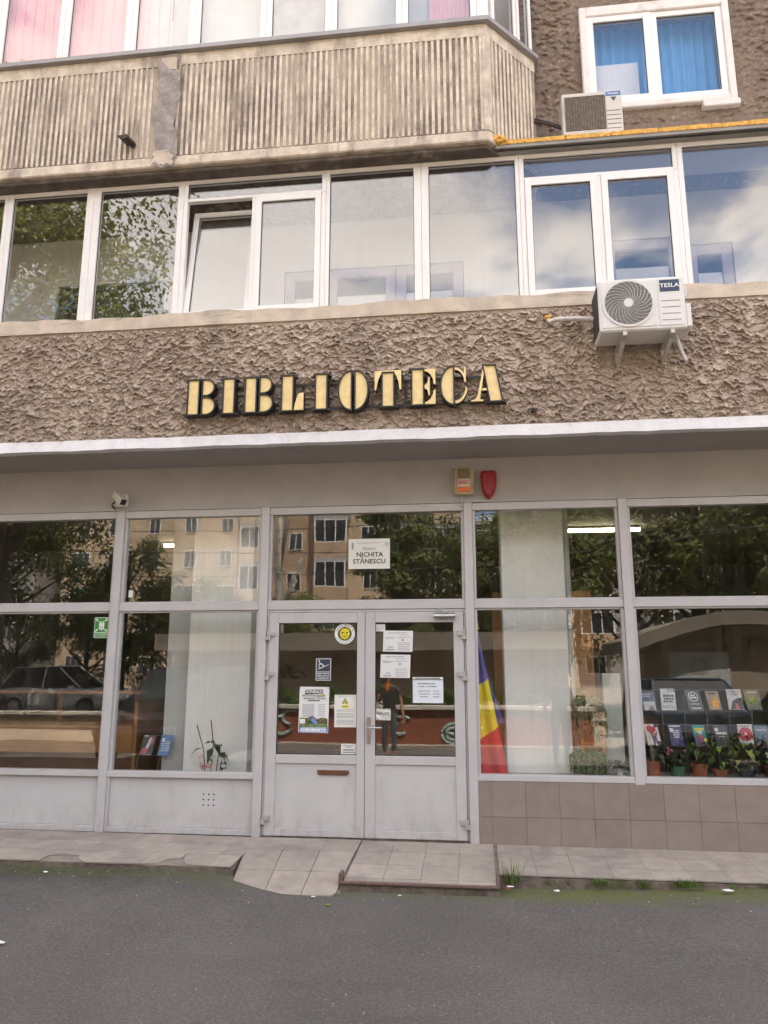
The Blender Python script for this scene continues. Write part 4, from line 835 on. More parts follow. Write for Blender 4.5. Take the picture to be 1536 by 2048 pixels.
def ring_text(s_, cx, cz, r_, a0, a1, size, mat, par, flip=False, y=.0392):
    for i, ch in enumerate(s_):
        if ch == ' ': continue
        a = R(a0 + (a1 - a0) * i / max(1, len(s_) - 1)); cu = bpy.data.curves.new('l', 'FONT'); cu.body = ch; cu.size = size; cu.align_x = 'CENTER'; cu.align_y = 'CENTER'; cu.resolution_u = 1; cu.offset = .0004
        tt = bpy.data.objects.new('l', cu); me_ = bpy.data.meshes.new_from_object(tt); bpy.data.objects.remove(tt); rot = a - math.pi / 2 + (math.pi if flip else 0); org = Vector(ORG[par.as_pointer()])
        for v_ in me_.vertices:
            x_, z_ = v_.co.x, v_.co.y; v_.co = Vector((cx + r_ * math.cos(a) + x_ * math.cos(rot) - z_ * math.sin(rot), y, cz + r_ * math.sin(a) + x_ * math.sin(rot) + z_ * math.cos(rot))) - org
        me_.materials.clear(); me_.materials.append(MATS[mat]); o_ = bpy.data.objects.new('lettering', me_); COL.objects.link(o_); o_.parent = par
ring_text('OBIECTIV PROTEJAT DE', -1.292, 2.093, .086, 160, 20, .017, 'print_black', t); ring_text('TEAM GUARD', -1.292, 2.093, .060, 150, 30, .016, 'yellow', t); ring_text('SECURITY', -1.292, 2.093, .060, 225, 315, .015, 'yellow', t, True)
m = MB()
for k in range(14):
    a = R(208 + k * 9.5); m.disc(-1.292 + .086 * math.cos(a), 2.093 + .086 * math.sin(a), .0042, .0392, 6)
m.build('ring_print', 'print_black', t)
t = plate('ramp_sign', 'dark navy sign with white wheelchair on a ramp, on the door glass', 'sign', -1.582, -1.427, 1.632, 1.850, 'sign_silver')
MB().rect(-1.572, -1.437, 1.722, 1.841, .0400).rect(-1.572, -1.437, 1.641, 1.714, .0400).build('field', 'sign_navy', t)
m = MB().tube([(-1.558, .039, 1.742), (-1.452, .039, 1.788)], .0028, 4); m.disc(-1.530, 1.777, .024, .039, 20, .018); m.disc(-1.548, 1.826, .0075, .039, 12); m.tube([(-1.546, .039, 1.818), (-1.540, .039, 1.792), (-1.515, .039, 1.792), (-1.503, .039, 1.776), (-1.494, .039, 1.779)], .0038, 4); m.build('wheelchair_symbol', 'print_white', t)
for i, s_ in enumerate(('RAMPĂ PENTRU', 'PERSOANE CU', 'DIZABILITĂȚI')): text(s_, .0185, -1.5045, .0392, 1.700 - i * .0225, 'print_white', t, bold=.0005)
t = plate('donation_poster', 'white and blue poster headed DONEAZA with a colourful picture, on the door glass', 'poster', -1.745, -1.445, 1.131, 1.571, 'paper', tilt=.006)
MB().quad((-1.690, yp, 1.497), (-1.503, yp, 1.503), (-1.500, yp, 1.548), (-1.688, yp, 1.542)).quad((-1.555, yp, 1.475), (-1.487, yp, 1.478), (-1.487, yp, 1.497), (-1.555, yp, 1.493)).build('headline_band', 'poster_green', t); text('DONEAZĂ', .044, -1.594, yp - .0008, 1.5235, 'print_white', t, bold=.0012); lines(t, [(-1.548, -1.494, 1.4865, .009)], yp - .0008, 'yellow')
text('MUTĂ PIONUL,', .024, -1.630, yp, 1.484, 'print_black', t, bold=.0006); text('MODELEAZĂ VIITORUL', .0215, -1.588, yp, 1.458, 'print_black', t, bold=.0006); MB().rect(-1.655, -1.535, 1.433, 1.443, yp).build('caption_bar', 'print_black', t)
lines(t, [(-1.71, -1.59, 1.40 - i * .0115, .005) for i in range(11)] + [(-1.55, -1.48, 1.40 - i * .021, .006) for i in range(6)], yp)
MB().quad((-1.738, yp, 1.215), (-1.455, yp, 1.215), (-1.458, yp, 1.268), (-1.52, yp, 1.275), (-1.56, yp, 1.262), (-1.61, yp, 1.292), (-1.66, yp, 1.27), (-1.735, yp, 1.275)).build('picture', 'poster_brown', t)
m = MB()
for i in range(16): m.disc(random.uniform(-1.72, -1.47), random.uniform(1.22, 1.27), random.uniform(.006, .014), yp - .0006, 8)
m.build('picture_plant', 'poster_leaf', t); m = MB().disc(-1.600, 1.252, .022, yp - .001, 12).disc(-1.575, 1.226, .018, yp - .001, 12); m.build('picture_figure', 'poster_blue', t); MB().rect(-1.733, -1.680, 1.218, 1.262, yp - .0012).build('notice_box', 'paper_warm', t)
MB().rect(-1.738, -1.456, 1.182, 1.214, yp).build('picture_foot', 'poster_leaf', t); MB().quad((-1.742, yp, 1.135), (-1.452, yp, 1.135), (-1.452, yp, 1.195), (-1.47, yp, 1.178), (-1.72, yp, 1.178), (-1.742, yp, 1.195)).quad((-1.742, yp, 1.545), (-1.73, yp, 1.565), (-1.742, yp, 1.565)).quad((-1.462, yp, 1.565), (-1.45, yp, 1.545), (-1.45, yp, 1.565)).build('blue_border', 'poster_blue', t); MB().rect(-1.725, -1.470, 1.142, 1.172, yp - .0006).build('logo_strip', 'print_white', t); lines(t, [(-1.71, -1.67, 1.157, .008), (-1.645, -1.61, 1.157, .006), (-1.58, -1.56, 1.157, .006), (-1.53, -1.48, 1.157, .008)], yp - .0012, 'poster_blue')
t = plate('camera_notice', 'white sheet with yellow surveillance warning triangle on the door glass', 'notice', -1.388, -1.166, 1.186, 1.496, 'paper_warm')
MB().quad((-1.312, yp, 1.412), (-1.250, yp, 1.412), (-1.281, yp, 1.466)).build('triangle_border', 'print_black', t); MB().quad((-1.303, yp - .0006, 1.417), (-1.259, yp - .0006, 1.417), (-1.281, yp - .0006, 1.456)).rect(-1.318, -1.245, 1.370, 1.396, yp).build('yellow_field', 'yellow', t); MB().quad((-1.292, yp - .0012, 1.432), (-1.272, yp - .0012, 1.422), (-1.268, yp - .0012, 1.428), (-1.288, yp - .0012, 1.440)).build('camera_symbol', 'print_black', t)
lines(t, [(-1.305, -1.258, 1.383, .006)], yp - .0008, 'print_black'); lines(t, [(-1.365, -1.19, 1.352 - i * .0125 - (.012 if i > 1 else 0) - (.012 if i > 5 else 0), .0045) for i in range(10)] + [(-1.36, -1.19, 1.484, .004)], yp)
t = plate('door_notice', 'small cream card at the bottom corner of the door glass', 'notice', -1.317, -1.166, .929, 1.030, 'paper_warm'); lines(t, [(-1.30, -1.19, 1.012, .005), (-1.275, -1.21, .999, .005), (-1.295, -1.19, .978, .006), (-1.295, -1.19, .966, .006), (-1.30, -1.18, .950, .006)], yp, 'print_black')
t = plate('price_label', 'tiny white label at the top corner of the door glass', 'label', -.978, -.882, 2.114, 2.186, 'paper'); lines(t, [(-.97, -.89, 2.150, .004), (-.97, -.89, 2.138, .004), (-.965, -.93, 2.126, .006)], yp)
for nm, lab, x0, x1, z0, z1 in (('hours_sheet', 'upper of two white landscape forms on the door glass', -.903, -.607, 1.914, 2.120), ('hours_sheet', 'lower of two white landscape forms on the door glass', -.930, -.634, 1.661, 1.886)):
    t = plate(nm, lab, 'notice', x0, x1, z0, z1, 'paper', tilt=.008); w, h_ = x1 - x0, z1 - z0
    lines(t, [(x0 + .05, x0 + .24, z1 - .022, .006), (x0 + .16, x0 + .26, z1 - .042, .004), (x0 + .02, x0 + .13, z1 - .065, .004), (x0 + .03, x0 + .10, z1 - .074, .004)] + [(x0 + .15, x0 + .28, z1 - .065 - k * .0, .004) for k in range(1)] + [(x0 + .15, x0 + .27, z0 + .018 + k * .017, .004) for k in range(5)] + [(x0 + .03, x0 + .11, z0 + .02, .010), (x0 + .05, x0 + .10, z0 + .045, .008)], yp - .0012)
    MB().disc(x0 + .195, z1 - .092, .011, yp - .0013, 16, .008).disc(x0 + .195, z1 - .092, .004, yp - .0013, 8).build('round_mark', 'print_black', t)
t = plate('summer_hours_sheet', 'pale blue framed sheet with summer opening hours on the door glass', 'notice', -.610, -.312, 1.422, 1.668, 'paper_blue')
MB().rect(-.610, -.312, 1.648, 1.667, yp - .0008).build('film_strip', 'paper_warm', t); MB().rect(-.608, -.314, 1.640, 1.647, yp - .0008).build('film_edge', 'print_black', t); lines(t, [(-.585, -.34, 1.657, .008)], yp - .0014, 'print_black')
text('PROGRAM DE VARĂ', .0185, -.475, yp - .001, 1.606, 'print_black', t, bold=.0003); text('22 IUNIE - 15 SEPTEMBRIE', .0165, -.468, yp - .001, 1.578, 'print_black', t, bold=.0002)
lines(t, [(-.555, -.44, 1.535, .008), (-.41, -.35, 1.535, .008), (-.55, -.44, 1.508, .008), (-.41, -.34, 1.508, .008), (-.54, -.46, 1.481, .009), (-.41, -.35, 1.481, .009)], yp - .001)
t = plate('entrance_sheet', 'crinkled silvery sheet reading INTRARE beside the door handle', 'notice', -.978, -.829, 1.256, 1.366, 'foil'); text('INTRARE', .036, -.905, yp - .001, 1.318, 'print_black', t, sx=.85)
t = plate('branch_plaque', 'translucent white plaque with the library branch name above the doors', 'sign', -1.265, -.836, 2.748, 3.059, 'paper_warm', y=.0605)
text('FILIALA', .040, -1.050, .0565, 2.955, 'print_grey', t, bold=.0004); text('NICHITA', .066, -1.045, .0565, 2.893, 'print_black', t, sx=1.05, bold=.0012); text('STĂNESCU', .066, -1.050, .0565, 2.823, 'print_black', t, sx=1.05, bold=.0012); lines(t, [(-1.18, -.93, 3.015, .005)], .0565); MB().disc(-.868, 3.0, .018, .0565, 14, .012).rect(-1.232, -1.212, 2.95, 3.02, .0565).build('crest', 'print_grey', t)
t = plate('assembly_sign', 'green assembly-point sign with white figures and arrows in the window corner', 'sign', -3.968, -3.810, 2.062, 2.275, 'sign_mint', y=.0605)
MB().rect(-3.961, -3.817, 2.122, 2.268, .0578).rect(-3.961, -3.817, 2.069, 2.114, .0578).build('field', 'sign_green', t); m = MB()
for k, x in enumerate((-3.906, -3.886, -3.866)):
    zt = 2.232 - (k % 2) * .006; m.disc(x, zt, .0075, .0572, 10).rect(x - .009, x + .009, zt - .045, zt - .010, .0572).rect(x - .008, x - .001, zt - .085, zt - .045, .0571).rect(x + .001, x + .008, zt - .085, zt - .045, .0571)
for sx_, sz_ in ((-1, -1), (1, -1), (1, 1), (-1, 1)):
    cx, cz2 = -3.889 + sx_ * .052, 2.195 + sz_ * .054; d1 = Vector((-sx_, -sz_)).normalized(); d2 = Vector((-d1.y, d1.x))
    P = [Vector((cx, cz2)) + d1 * a + d2 * b for a, b in ((-.018, -.006), (.002, -.006), (.002, -.014), (.020, 0), (.002, .014), (.002, .006), (-.018, .006))]; m.quad(*[(p.x, .0571, p.y) for p in P])
m.build('figures', 'print_white', t); text('LOC DE ADUNARE', .0155, -3.889, .0570, 2.101, 'print_white', t, bold=.0004); text('ÎN CAZ DE URGENȚĂ', .0130, -3.889, .0570, 2.082, 'print_white', t, bold=.0004)
plate('price_tag', 'tiny blank white tag on the upper window glass', 'label', -3.613, -3.565, 2.482, 2.555, 'paper', y=.0605)

# ------------------------------------------------------------------ things inside the library
def tube_lamp(x0, x1, y, z, label):
    t = thing('tube_lamp', label, 'lamp', ((x0 + x1) / 2, y, z)); MB().box(x0, x1, y - .05, y + .05, z + .045, 3.659).build('batten', 'column_grey', t); MB().tube([(x0, y, z + .02), (x1, y, z + .02)], .020, 10).build('tube', 'tube_light', t)
tube_lamp(1.30, 2.30, 3.0, 3.585, 'lit fluorescent tube on the library ceiling seen through the panes beyond the flag'); tube_lamp(-4.78, -4.1, 3.6, 3.585, 'short lit fluorescent tube on the library ceiling behind the grey column')
DK = thing('reception_desk', 'orange-brown wooden reception counter inside the library', 'desk', (-5.5, .9, .155))
MB().box(-7.0, -3.86, .90, .93, .81, 1.08).build('front_panel', 'wood_orange', DK); MB().box(-7.0, -3.86, .98, 1.02, .16, .809).build('kick_panel', 'wood_dark', DK); MB().box(-3.859, -3.82, .92, 1.9, .16, 1.36).build('side_panel', 'wood_orange', DK); MB().box(-7.0, -3.86, .87, 1.9, 1.081, 1.11).build('top', 'wood_orange', DK)
for x in (-6.5, -5.7, -4.9, -3.95): MB().box(x, x + .06, 1.10, 1.14, 1.111, 1.45).build('shelf_post', 'wood_dark', DK)
MB().box(-7.0, -3.86, 1.06, 1.3, 1.451, 1.48).build('shelf', 'wood_orange', DK)
CB = thing('card_cabinet', 'tall orange-brown wooden cabinet behind the white column', 'cabinet', (.8, 1.3, .155))
MB().box(.22, 1.31, 1.18, 1.6, .16, 2.60).build('carcass', 'wood_orange', CB)
for x0, x1 in ((.23, .76), (.77, 1.30)):
    for z0, z1 in ((.2, .9), (.91, 1.6), (1.61, 2.1), (2.11, 2.58)): MB().box(x0, x1, 1.165, 1.179, z0, z1).build('door', 'wood_orange', CB, bev=.003)
PP = thing('display_panel', 'pale grey upright display board behind the hanging plants', 'board', (1.40, .62, .73)); MB().box(1.30, 1.475, .60, .64, .73, 1.70).build('board', 'panel_pale', PP); MB().box(1.28, 1.495, .57, .598, .729, .75).build('foot', 'panel_pale', PP)
# flag
FL = thing('national_flag', 'blue, yellow and red flag hanging from a pole inside the window by the doors', 'flag', (.05, .30, .16))
MB().tube([(.03, .32, .16), (.03, .32, 2.14)], .013, 8).build('pole', 'wood_pale', FL); MB().hull8([(.012, .29, 2.14), (.055, .29, 2.14), (.055, .33, 2.14), (.012, .33, 2.14)], [(.022, .305, 2.245), (.034, .305, 2.245), (.034, .315, 2.245), (.022, .315, 2.245)]).build('finial', 'flag_yellow', FL)
def flagpt(u, w):
    z = .70 + 1.46 * w; wd = .022 + .275 * (1 - w); x = .008 + wd * u
    return (x, .27 - .026 * math.sin(u * 10 + w * 1.1) * (1.1 - .75 * w) - .02 * (1 - w), z + .015 * u * (1 - w))
fg = grid(34, 90, flagpt)
for i, f in enumerate(fg.f):
    z = sum(fg.v[j][2] for j in f) / 4; u = ((i % 34) + .5) / 34
    fg.m[i] = 0 if z > 1.575 + .07 * u else (1 if z > 1.055 + .13 * u else 2)
fg.build('cloth', ['flag_blue', 'flag_yellow', 'flag_red'], FL, smooth=True)
grid(6, 12, lambda u, w: (.10 + .075 * (1 - w) + .075 * u * (1.25 - w), .292 + .012 * math.sin(u * 5), 1.17 + .06 * u + .50 * w)).build('cloth_fold', 'flag_blue', FL, smooth=True)
# books on wire racks
def rack(label, x0, x1, z0, rows_, y):
    t = thing('book_rack', label, 'rack', ((x0 + x1) / 2, y, z0)); m = MB()
    for x in np.linspace(x0, x1, max(2, int((x1 - x0) / .21) + 1)): m.tube([(x, y + .02, z0), (x + .03, y + .09, max(rows_) + .16)], .003, 5)
    for z in rows_:
        for dz in (-.005, .2): m.tube([(x0, y + .05, z + dz), (x1, y + .05, z + dz)], .003, 5)
    m.build('wire_frame', 'rack_wire', t); return t
rack('wire book rack behind the pots by the tiled base wall', 1.62, 2.9, .73, (1.0, 1.34), .48); rack('wire book rack beside the grey column', -3.62, -3.38, .69, (.84,), .50)
def book(label, x0, x1, z0, z1, lean, cover, deco, y=.50):
    t = thing('book', label, 'book', ((x0 + x1) / 2, y, z0), 'books displayed in the window')
    c0_ = [(x0 + lean, z0), (x1 + lean, z0), (x1, z1), (x0, z1)]
    MB().hull8([(x, y + (.02 if z > z0 + .05 else -.01) - .0, z) for x, z in c0_], [(x, y - .018 + (.02 if z > z0 + .05 else -.01), z) for x, z in c0_]).build('cover', cover, t)
    W, H = x1 - x0, z1 - z0
    def P(u, w, dy): return (x0 + lean * (1 - w) + W * u, y - .029 + .03 * w - dy, z0 + H * w)
    for kind, mt, a in deco:
        m = MB(); dy = a[-1] * .0006 + .0008
        if kind == 'r': m.quad(P(a[0], a[2], dy), P(a[1], a[2], dy), P(a[1], a[3], dy), P(a[0], a[3], dy))
        elif kind == 'c': m.quad(*[P(a[0] + a[2] / W * .13 * math.cos(q_), a[1] + a[2] / H * .13 * math.sin(q_), dy) for q_ in np.linspace(0, 2 * math.pi, 18)[:-1]])
        elif kind == 'p': m.quad(*[P(u, w, dy) for u, w in a[0]])
        elif kind == 't':
            for w, u0, u1, hh in a[0]:
                u = u0
                while u < u1 - .02: d2 = min(random.uniform(.08, .2), u1 - u); m.quad(P(u, w, dy), P(u + d2 * .8, w, dy), P(u + d2 * .8, w + hh, dy), P(u, w + hh, dy)); u += d2
        m.build('cover_print', mt, t)
    return t
M('bk_greyblue', (.20, .24, .33), .5, .2, 20); M('bk_slate', (.11, .15, .14), .5); M('bk_teal', (.03, .32, .29), .5); M('bk_navy', (.055, .06, .16), .5, .3, 30); M('bk_tan', (.36, .28, .24), .5, .2, 20); M('bk_pale', (.66, .68, .70), .5, .15, 25); M('bk_char', (.10, .10, .095), .5); M('bk_olive', (.17, .18, .13), .5, .3, 25); M('bk_cream', (.78, .76, .70), .5); M('bk_orange', (.85, .38, .04), .5); M('bk_red', (.60, .06, .09), .5); M('bk_purple', (.20, .10, .20), .5); M('bk_sky', (.14, .26, .48), .5, .3, 30); M('bk_pinkred', (.6, .16, .2), .5, .3, 20)
book('grey-blue misty landscape book, first on the top rack row by the mullion', 1.645, 1.768, 1.34, 1.532, .018, 'bk_greyblue', [('r', 'bk_pale', (.05, .95, .02, .45, 1)), ('t', 'print_white', ([(.80, .1, .8, .05), (.70, .1, .7, .04)], 2)), ('p', 'bk_tan', ([(.35, .02), (.95, .02), (.7, .25), (.55, .2)], 2))])
book('pale book with large title letters and dark corner tab on the top rack row', 1.838, 1.977, 1.345, 1.552, .0, 'bk_pale', [('r', 'bk_slate', (.5, .98, .86, .98, 1)), ('t', 'bk_slate', ([(.62, .15, .9, .10), (.48, .2, .9, .10), (.36, .15, .8, .09), (.18, .05, .95, .03), (.10, .05, .95, .03)], 2)), ('t', 'print_white', ([(.89, .55, .92, .06)], 3))])
book('dark grey-green book with white circle title on the top rack row', 2.072, 2.210, 1.342, 1.533, .030, 'bk_slate', [('c', 'print_white', (.48, .70, .36, 1)), ('c', 'bk_slate', (.48, .70, .31, 2)), ('t', 'print_white', ([(.74, .32, .62, .07), (.62, .26, .74, .08), (.32, .2, .8, .03), (.10, .2, .85, .05)], 3))])
book('tan book with orange flame figure on the top rack row', 2.268, 2.388, 1.35, 1.53, .024, 'bk_tan', [('p', 'bk_orange', ([(.05, .35), (.35, .38), (.30, .20), (.65, .02), (.85, .22), (.80, .42), (1.0, .38), (.80, .60), (.55, .80), (.65, .58)], 1)), ('t', 'wood_dark', ([(.84, .2, .8, .06)], 2))])
book('white and dark book with pink dress figure on the top rack row', 2.467, 2.605, 1.352, 1.548, .010, 'bk_pale', [('p', 'bk_char', ([(.1, .02), (.98, .02), (.98, .6), (.6, .55), (.3, .42)], 1)), ('p', 'bk_pinkred', ([(.40, .04), (.75, .04), (.6, .32), (.5, .34)], 2)), ('t', 'print_grey', ([(.88, .3, .85, .04), (.80, .3, .8, .04), (.72, .3, .8, .04)], 2))])
book('olive-grey book half hidden by leaves, last on the top rack row', 2.635, 2.772, 1.352, 1.543, .018, 'bk_olive', [('c', 'leaf_lime', (.5, .5, .25, 1)), ('t', 'bk_pale', ([(.85, .15, .85, .06)], 2))])
book('cream book with a figure holding a red heart on the lower rack row', 1.655, 1.783, 1.008, 1.208, .030, 'bk_cream', [('p', 'bk_red', ([(.38, .55), (.80, .68), (.78, .92), (.58, .86), (.42, .96), (.18, .90), (.12, .70)], 1)), ('p', 'bk_purple', ([(.45, .06), (.55, .06), (.6, .25), (.68, .06), (.78, .06), (.74, .40), (.86, .62), (.78, .64), (.66, .50), (.5, .5), (.40, .68), (.32, .66), (.42, .40)], 2)), ('c', 'skin', (.57, .52, .14, 3)), ('c', 'bk_char', (.86, .1, .18, 2)), ('c', 'bk_navy', (.86, .93, .14, 2))])
book('navy book with white title over a lightning night sky on the lower rack row', 1.882, 2.007, 1.002, 1.206, .022, 'bk_navy', [('t', 'print_white', ([(.90, .05, .95, .06), (.70, .35, .8, .05), (.60, .3, .8, .05), (.50, .3, .8, .05), (.40, .35, .75, .05)], 1)), ('r', 'paper', (.1, .36, .66, .84, 1)), ('p', 'bk_pale', ([(.38, .36), (.5, .25), (.47, .2), (.6, .05), (.50, .17), (.54, .22)], 2))])
book('teal and purple comic-style book with yellow title on the lower rack row', 2.113, 2.229, 1.005, 1.203, .026, 'bk_teal', [('p', 'bk_purple', ([(.0, .0), (1, .0), (1, .38), (.1, .55)], 1)), ('t', 'yellow', ([(.76, .15, .95, .10), (.66, .2, .7, .08)], 2)), ('p', 'bk_red', ([(.4, .35), (.65, .38), (.62, .66), (.45, .64)], 2)), ('c', 'bk_pale', (.55, .66, .16, 3)), ('c', 'yellow', (.85, .3, .12, 3))])
book('charcoal book with white script title on the lower rack row', 2.310, 2.441, 1.0, 1.198, .024, 'bk_char', [('t', 'print_white', ([(.60, .15, .9, .10), (.48, .3, .75, .03)], 1)), ('r', 'paper', (.1, .34, .74, .90, 1))])
book('cream book with a red speech-bubble balloon on the lower rack row', 2.545, 2.680, 1.02, 1.215, .0, 'bk_cream', [('c', 'bk_red', (.5, .52, .50, 1)), ('t', 'print_grey', ([(.88, .15, .85, .05), (.20, .3, .7, .05)], 2)), ('t', 'print_white', ([(.48, .42, .6, .12)], 3))])
book('blue-grey book with a lone dark figure, last on the lower rack row', 2.695, 2.83, 1.008, 1.2, .008, 'bk_greyblue', [('p', 'bk_char', ([(.38, .05), (.68, .05), (.66, .40), (.58, .42), (.6, .55), (.5, .58), (.46, .5), (.50, .40), (.36, .38)], 1)), ('r', 'bk_pinkred', (.02, .98, .02, .16, 0)), ('t', 'print_white', ([(.78, .15, .9, .05)], 1))])
book('dark book with pink blossom print beside the grey column', -3.540, -3.400, .842, 1.048, -.034, 'bk_char', [('p', 'bk_pale', ([(.3, .2), (.55, .25), (.75, .85), (.55, .9)], 1)), ('p', 'bk_pinkred', ([(.05, .05), (.5, .12), (.6, .35), (.2, .38)], 2)), ('p', 'bk_pinkred', ([(.7, .5), (.9, .6), (.85, .95), (.65, .9)], 2)), ('t', 'print_white', ([(.93, .05, .4, .05), (.04, .3, .95, .02)], 3))])
book('blue patterned book tucked beside the grey column', -3.345, -3.22, .842, 1.05, -.024, 'bk_sky', [('t', 'bk_pale', ([(.2 + i * .09, .2, .9, .05) for i in range(6)], 1)), ('r', 'paper', (.15, .4, .7, .85, 2))])
# potted plants
def leaf_faces(m, p, d, ln_, wd, droop=.3):
    d = Vector(d).normalized(); s_ = d.cross(Vector((0, 0, 1)))
    if s_.length < .05: s_ = Vector((1, 0, 0))
    s_.normalize(); p = Vector(p); a = p + d * ln_ * .5 + Vector((0, 0, ln_ * .06)); e = p + d * ln_ - Vector((0, 0, ln_ * droop)); up = Vector((0, 0, wd * .25))
    m.quad(p, a - s_ * wd / 2 + up, a); m.quad(p, a, a + s_ * wd / 2 + up); m.quad(a - s_ * wd / 2 + up, e, a); m.quad(a, e, a + s_ * wd / 2 + up)
def pot(t, x, y, z, r_, h_, mat): MB().lathe([(0, 0), (r_ * .76, 0), (r_ * .93, h_ * .78), (r_ * 1.04, h_ * .78), (r_ * 1.04, h_), (r_ * .92, h_), (r_ * .88, h_ * .86)], (x, y, z), 20).build('pot', mat, t, smooth=False); MB().lathe([(0, h_ * .85), (r_ * .9, h_ * .86)], (x, y, z), 14).build('soil', 'soil', t)
def bushy(label, x, y, z, r_, h_, pm, lm, n, ln_, wd, spread, tall, lm2=None, flowers=None, fsize=.02, name='potted_plant'):
    t = thing(name, label, 'plant', (x, y, z), 'potted plants on the window ledge')
    if r_: pot(t, x, y, z, r_, h_, pm)
    A_, B_, st, fl = MB(), MB(), MB(), MB()
    for i in range(n):
        a = random.uniform(0, 2 * math.pi); el = random.uniform(.15, 1.35); q_ = Vector((math.cos(a) * math.cos(el) * spread * random.uniform(.3, 1), min(.10, max(-.20, math.sin(a) * math.cos(el) * spread * random.uniform(.3, 1))), math.sin(el) * tall * random.uniform(.35, 1)))
        b0 = Vector((x, y, z + h_ * .9)); p = b0 + q_; st.tube([b0, b0 + Vector((q_.x * .4, q_.y * .4, q_.z * .7)), p], .0022, 4, False)
        leaf_faces(B_ if (lm2 and random.random() < .3) else A_, p, (math.cos(a), math.sin(a), random.uniform(-.4, .5)), ln_ * random.uniform(.6, 1.2), wd * random.uniform(.7, 1.2), random.uniform(.1, .6))
    st.build('stems', 'stem', t); o = A_.build('foliage', lm, t)
    if lm2 and B_.f: B_.build('foliage', lm2, t)
    if flowers:
        for k in range(flowers[1]):
            p = (x + random.uniform(-spread, spread) * .7, y - .05 + random.uniform(-.06, .02), z + h_ + tall * random.uniform(*flowers[2]))
            for j in range(5): a = j * 1.257; leaf_faces(fl, p, (math.cos(a), -.6, math.sin(a)), fsize, fsize * .9, 0)
        fl.build('petals', flowers[0], t)
    return t
LZ = .729
bushy('broad dark leaves in a terracotta pot next to the mullion', 1.680, .34, LZ, .082, .155, 'terracotta', 'leaf_dark', 16, .12, .08, .10, .16)
bushy('dense dark african violet with pink flowers in a green pot', 1.90, .32, LZ, .075, .11, 'pot_green', 'leaf_dark', 46, .085, .06, .15, .17, flowers=('petal_pink', 7, (.5, 1.0)))
bushy('terracotta pot with yellow-green variegated leaves below the teal book', 2.115, .34, LZ, .076, .135, 'terracotta', 'leaf_mid', 22, .12, .06, .12, .22, 'leaf_lime')
bushy('small terracotta pot with spreading pointed green leaves below the charcoal book', 2.30, .33, LZ, .072, .085, 'terracotta', 'leaf_mid', 34, .12, .05, .15, .36, 'leaf_lime')
bushy('dark pot with lime-green climbing leaves and a red flower', 2.535, .34, LZ, .082, .10, 'pot_dark', 'leaf_mid', 36, .105, .065, .17, .36, 'leaf_lime', ('petal_red', 2, (.78, .84)), .026)
bushy('brown pot with dark leaves and small white flowers at the end of the ledge', 2.78, .34, LZ, .08, .12, 'wood_dark', 'leaf_dark', 34, .10, .07, .15, .26, 'leaf_mid', ('paper_warm', 4, (.3, .8)))
bushy('low leafy plant in a small white pot in front of the pale board', 1.375, .36, LZ, .038, .075, 'paper', 'leaf_dark', 26, .075, .055, .12, .10)
# wooden stool with a hanging cactus, trailing plant in front
ST = thing('plant_stool', 'small brown wooden stool holding the hanging cactus inside the window', 'stool', (1.15, .45, LZ))
MB().box(1.02, 1.27, .40, .60, 1.30, 1.325).build('seat', 'wood_orange', ST)
for x in (1.025, 1.24):
    for y in (.41, .57): MB().box(x, x + .025, y, y + .025, LZ, 1.299).build('leg', 'wood_orange', ST)
for z in (1.00, 1.16): MB().box(1.051, 1.239, .412, .428, z, z + .035).build('rail', 'wood_orange', ST)
def trailing(label, x, y, z, n, w, drop, mat, seg=8, r_=.012, pr=.07, ph=.09):
    t = thing('trailing_plant', label, 'plant', (x, y, z)); pot(t, x, y, z, pr, ph, 'pot_dark'); m = MB()
    for i in range(n):
        a = random.uniform(0, 2 * math.pi); L_ = random.uniform(.3, 1) * drop; p = Vector((x, y, z + ph)); d = Vector((math.cos(a) * w, math.sin(a) * w * .5, .0)); prev = p; out = random.uniform(.5, 1.)
        for k in range(1, seg + 1):
            s_ = k / seg; q_ = p + d * out * min(1, s_ * 1.8) + Vector((random.uniform(-.008, .008), random.uniform(-.008, .008), .07 * math.sin(min(1, s_ * 2) * 1.57) - L_ * max(0, s_ - .25) / .75))
            m.tube([prev, (prev + q_) / 2, q_], [r_ * .45, r_, r_ * .45], 5); prev = q_
    o = m.build('foliage', mat, t); return t
trailing('hanging jointed cactus spilling over the wooden stool', 1.12, .44, 1.325, 64, .17, .46, 'leaf_grey', 9, .013)
trailing('bushy trailing cactus on the ledge at the foot of the stool', 1.09, .36, LZ, 110, .19, .24, 'leaf_mid', 6, .012, .06, .17)
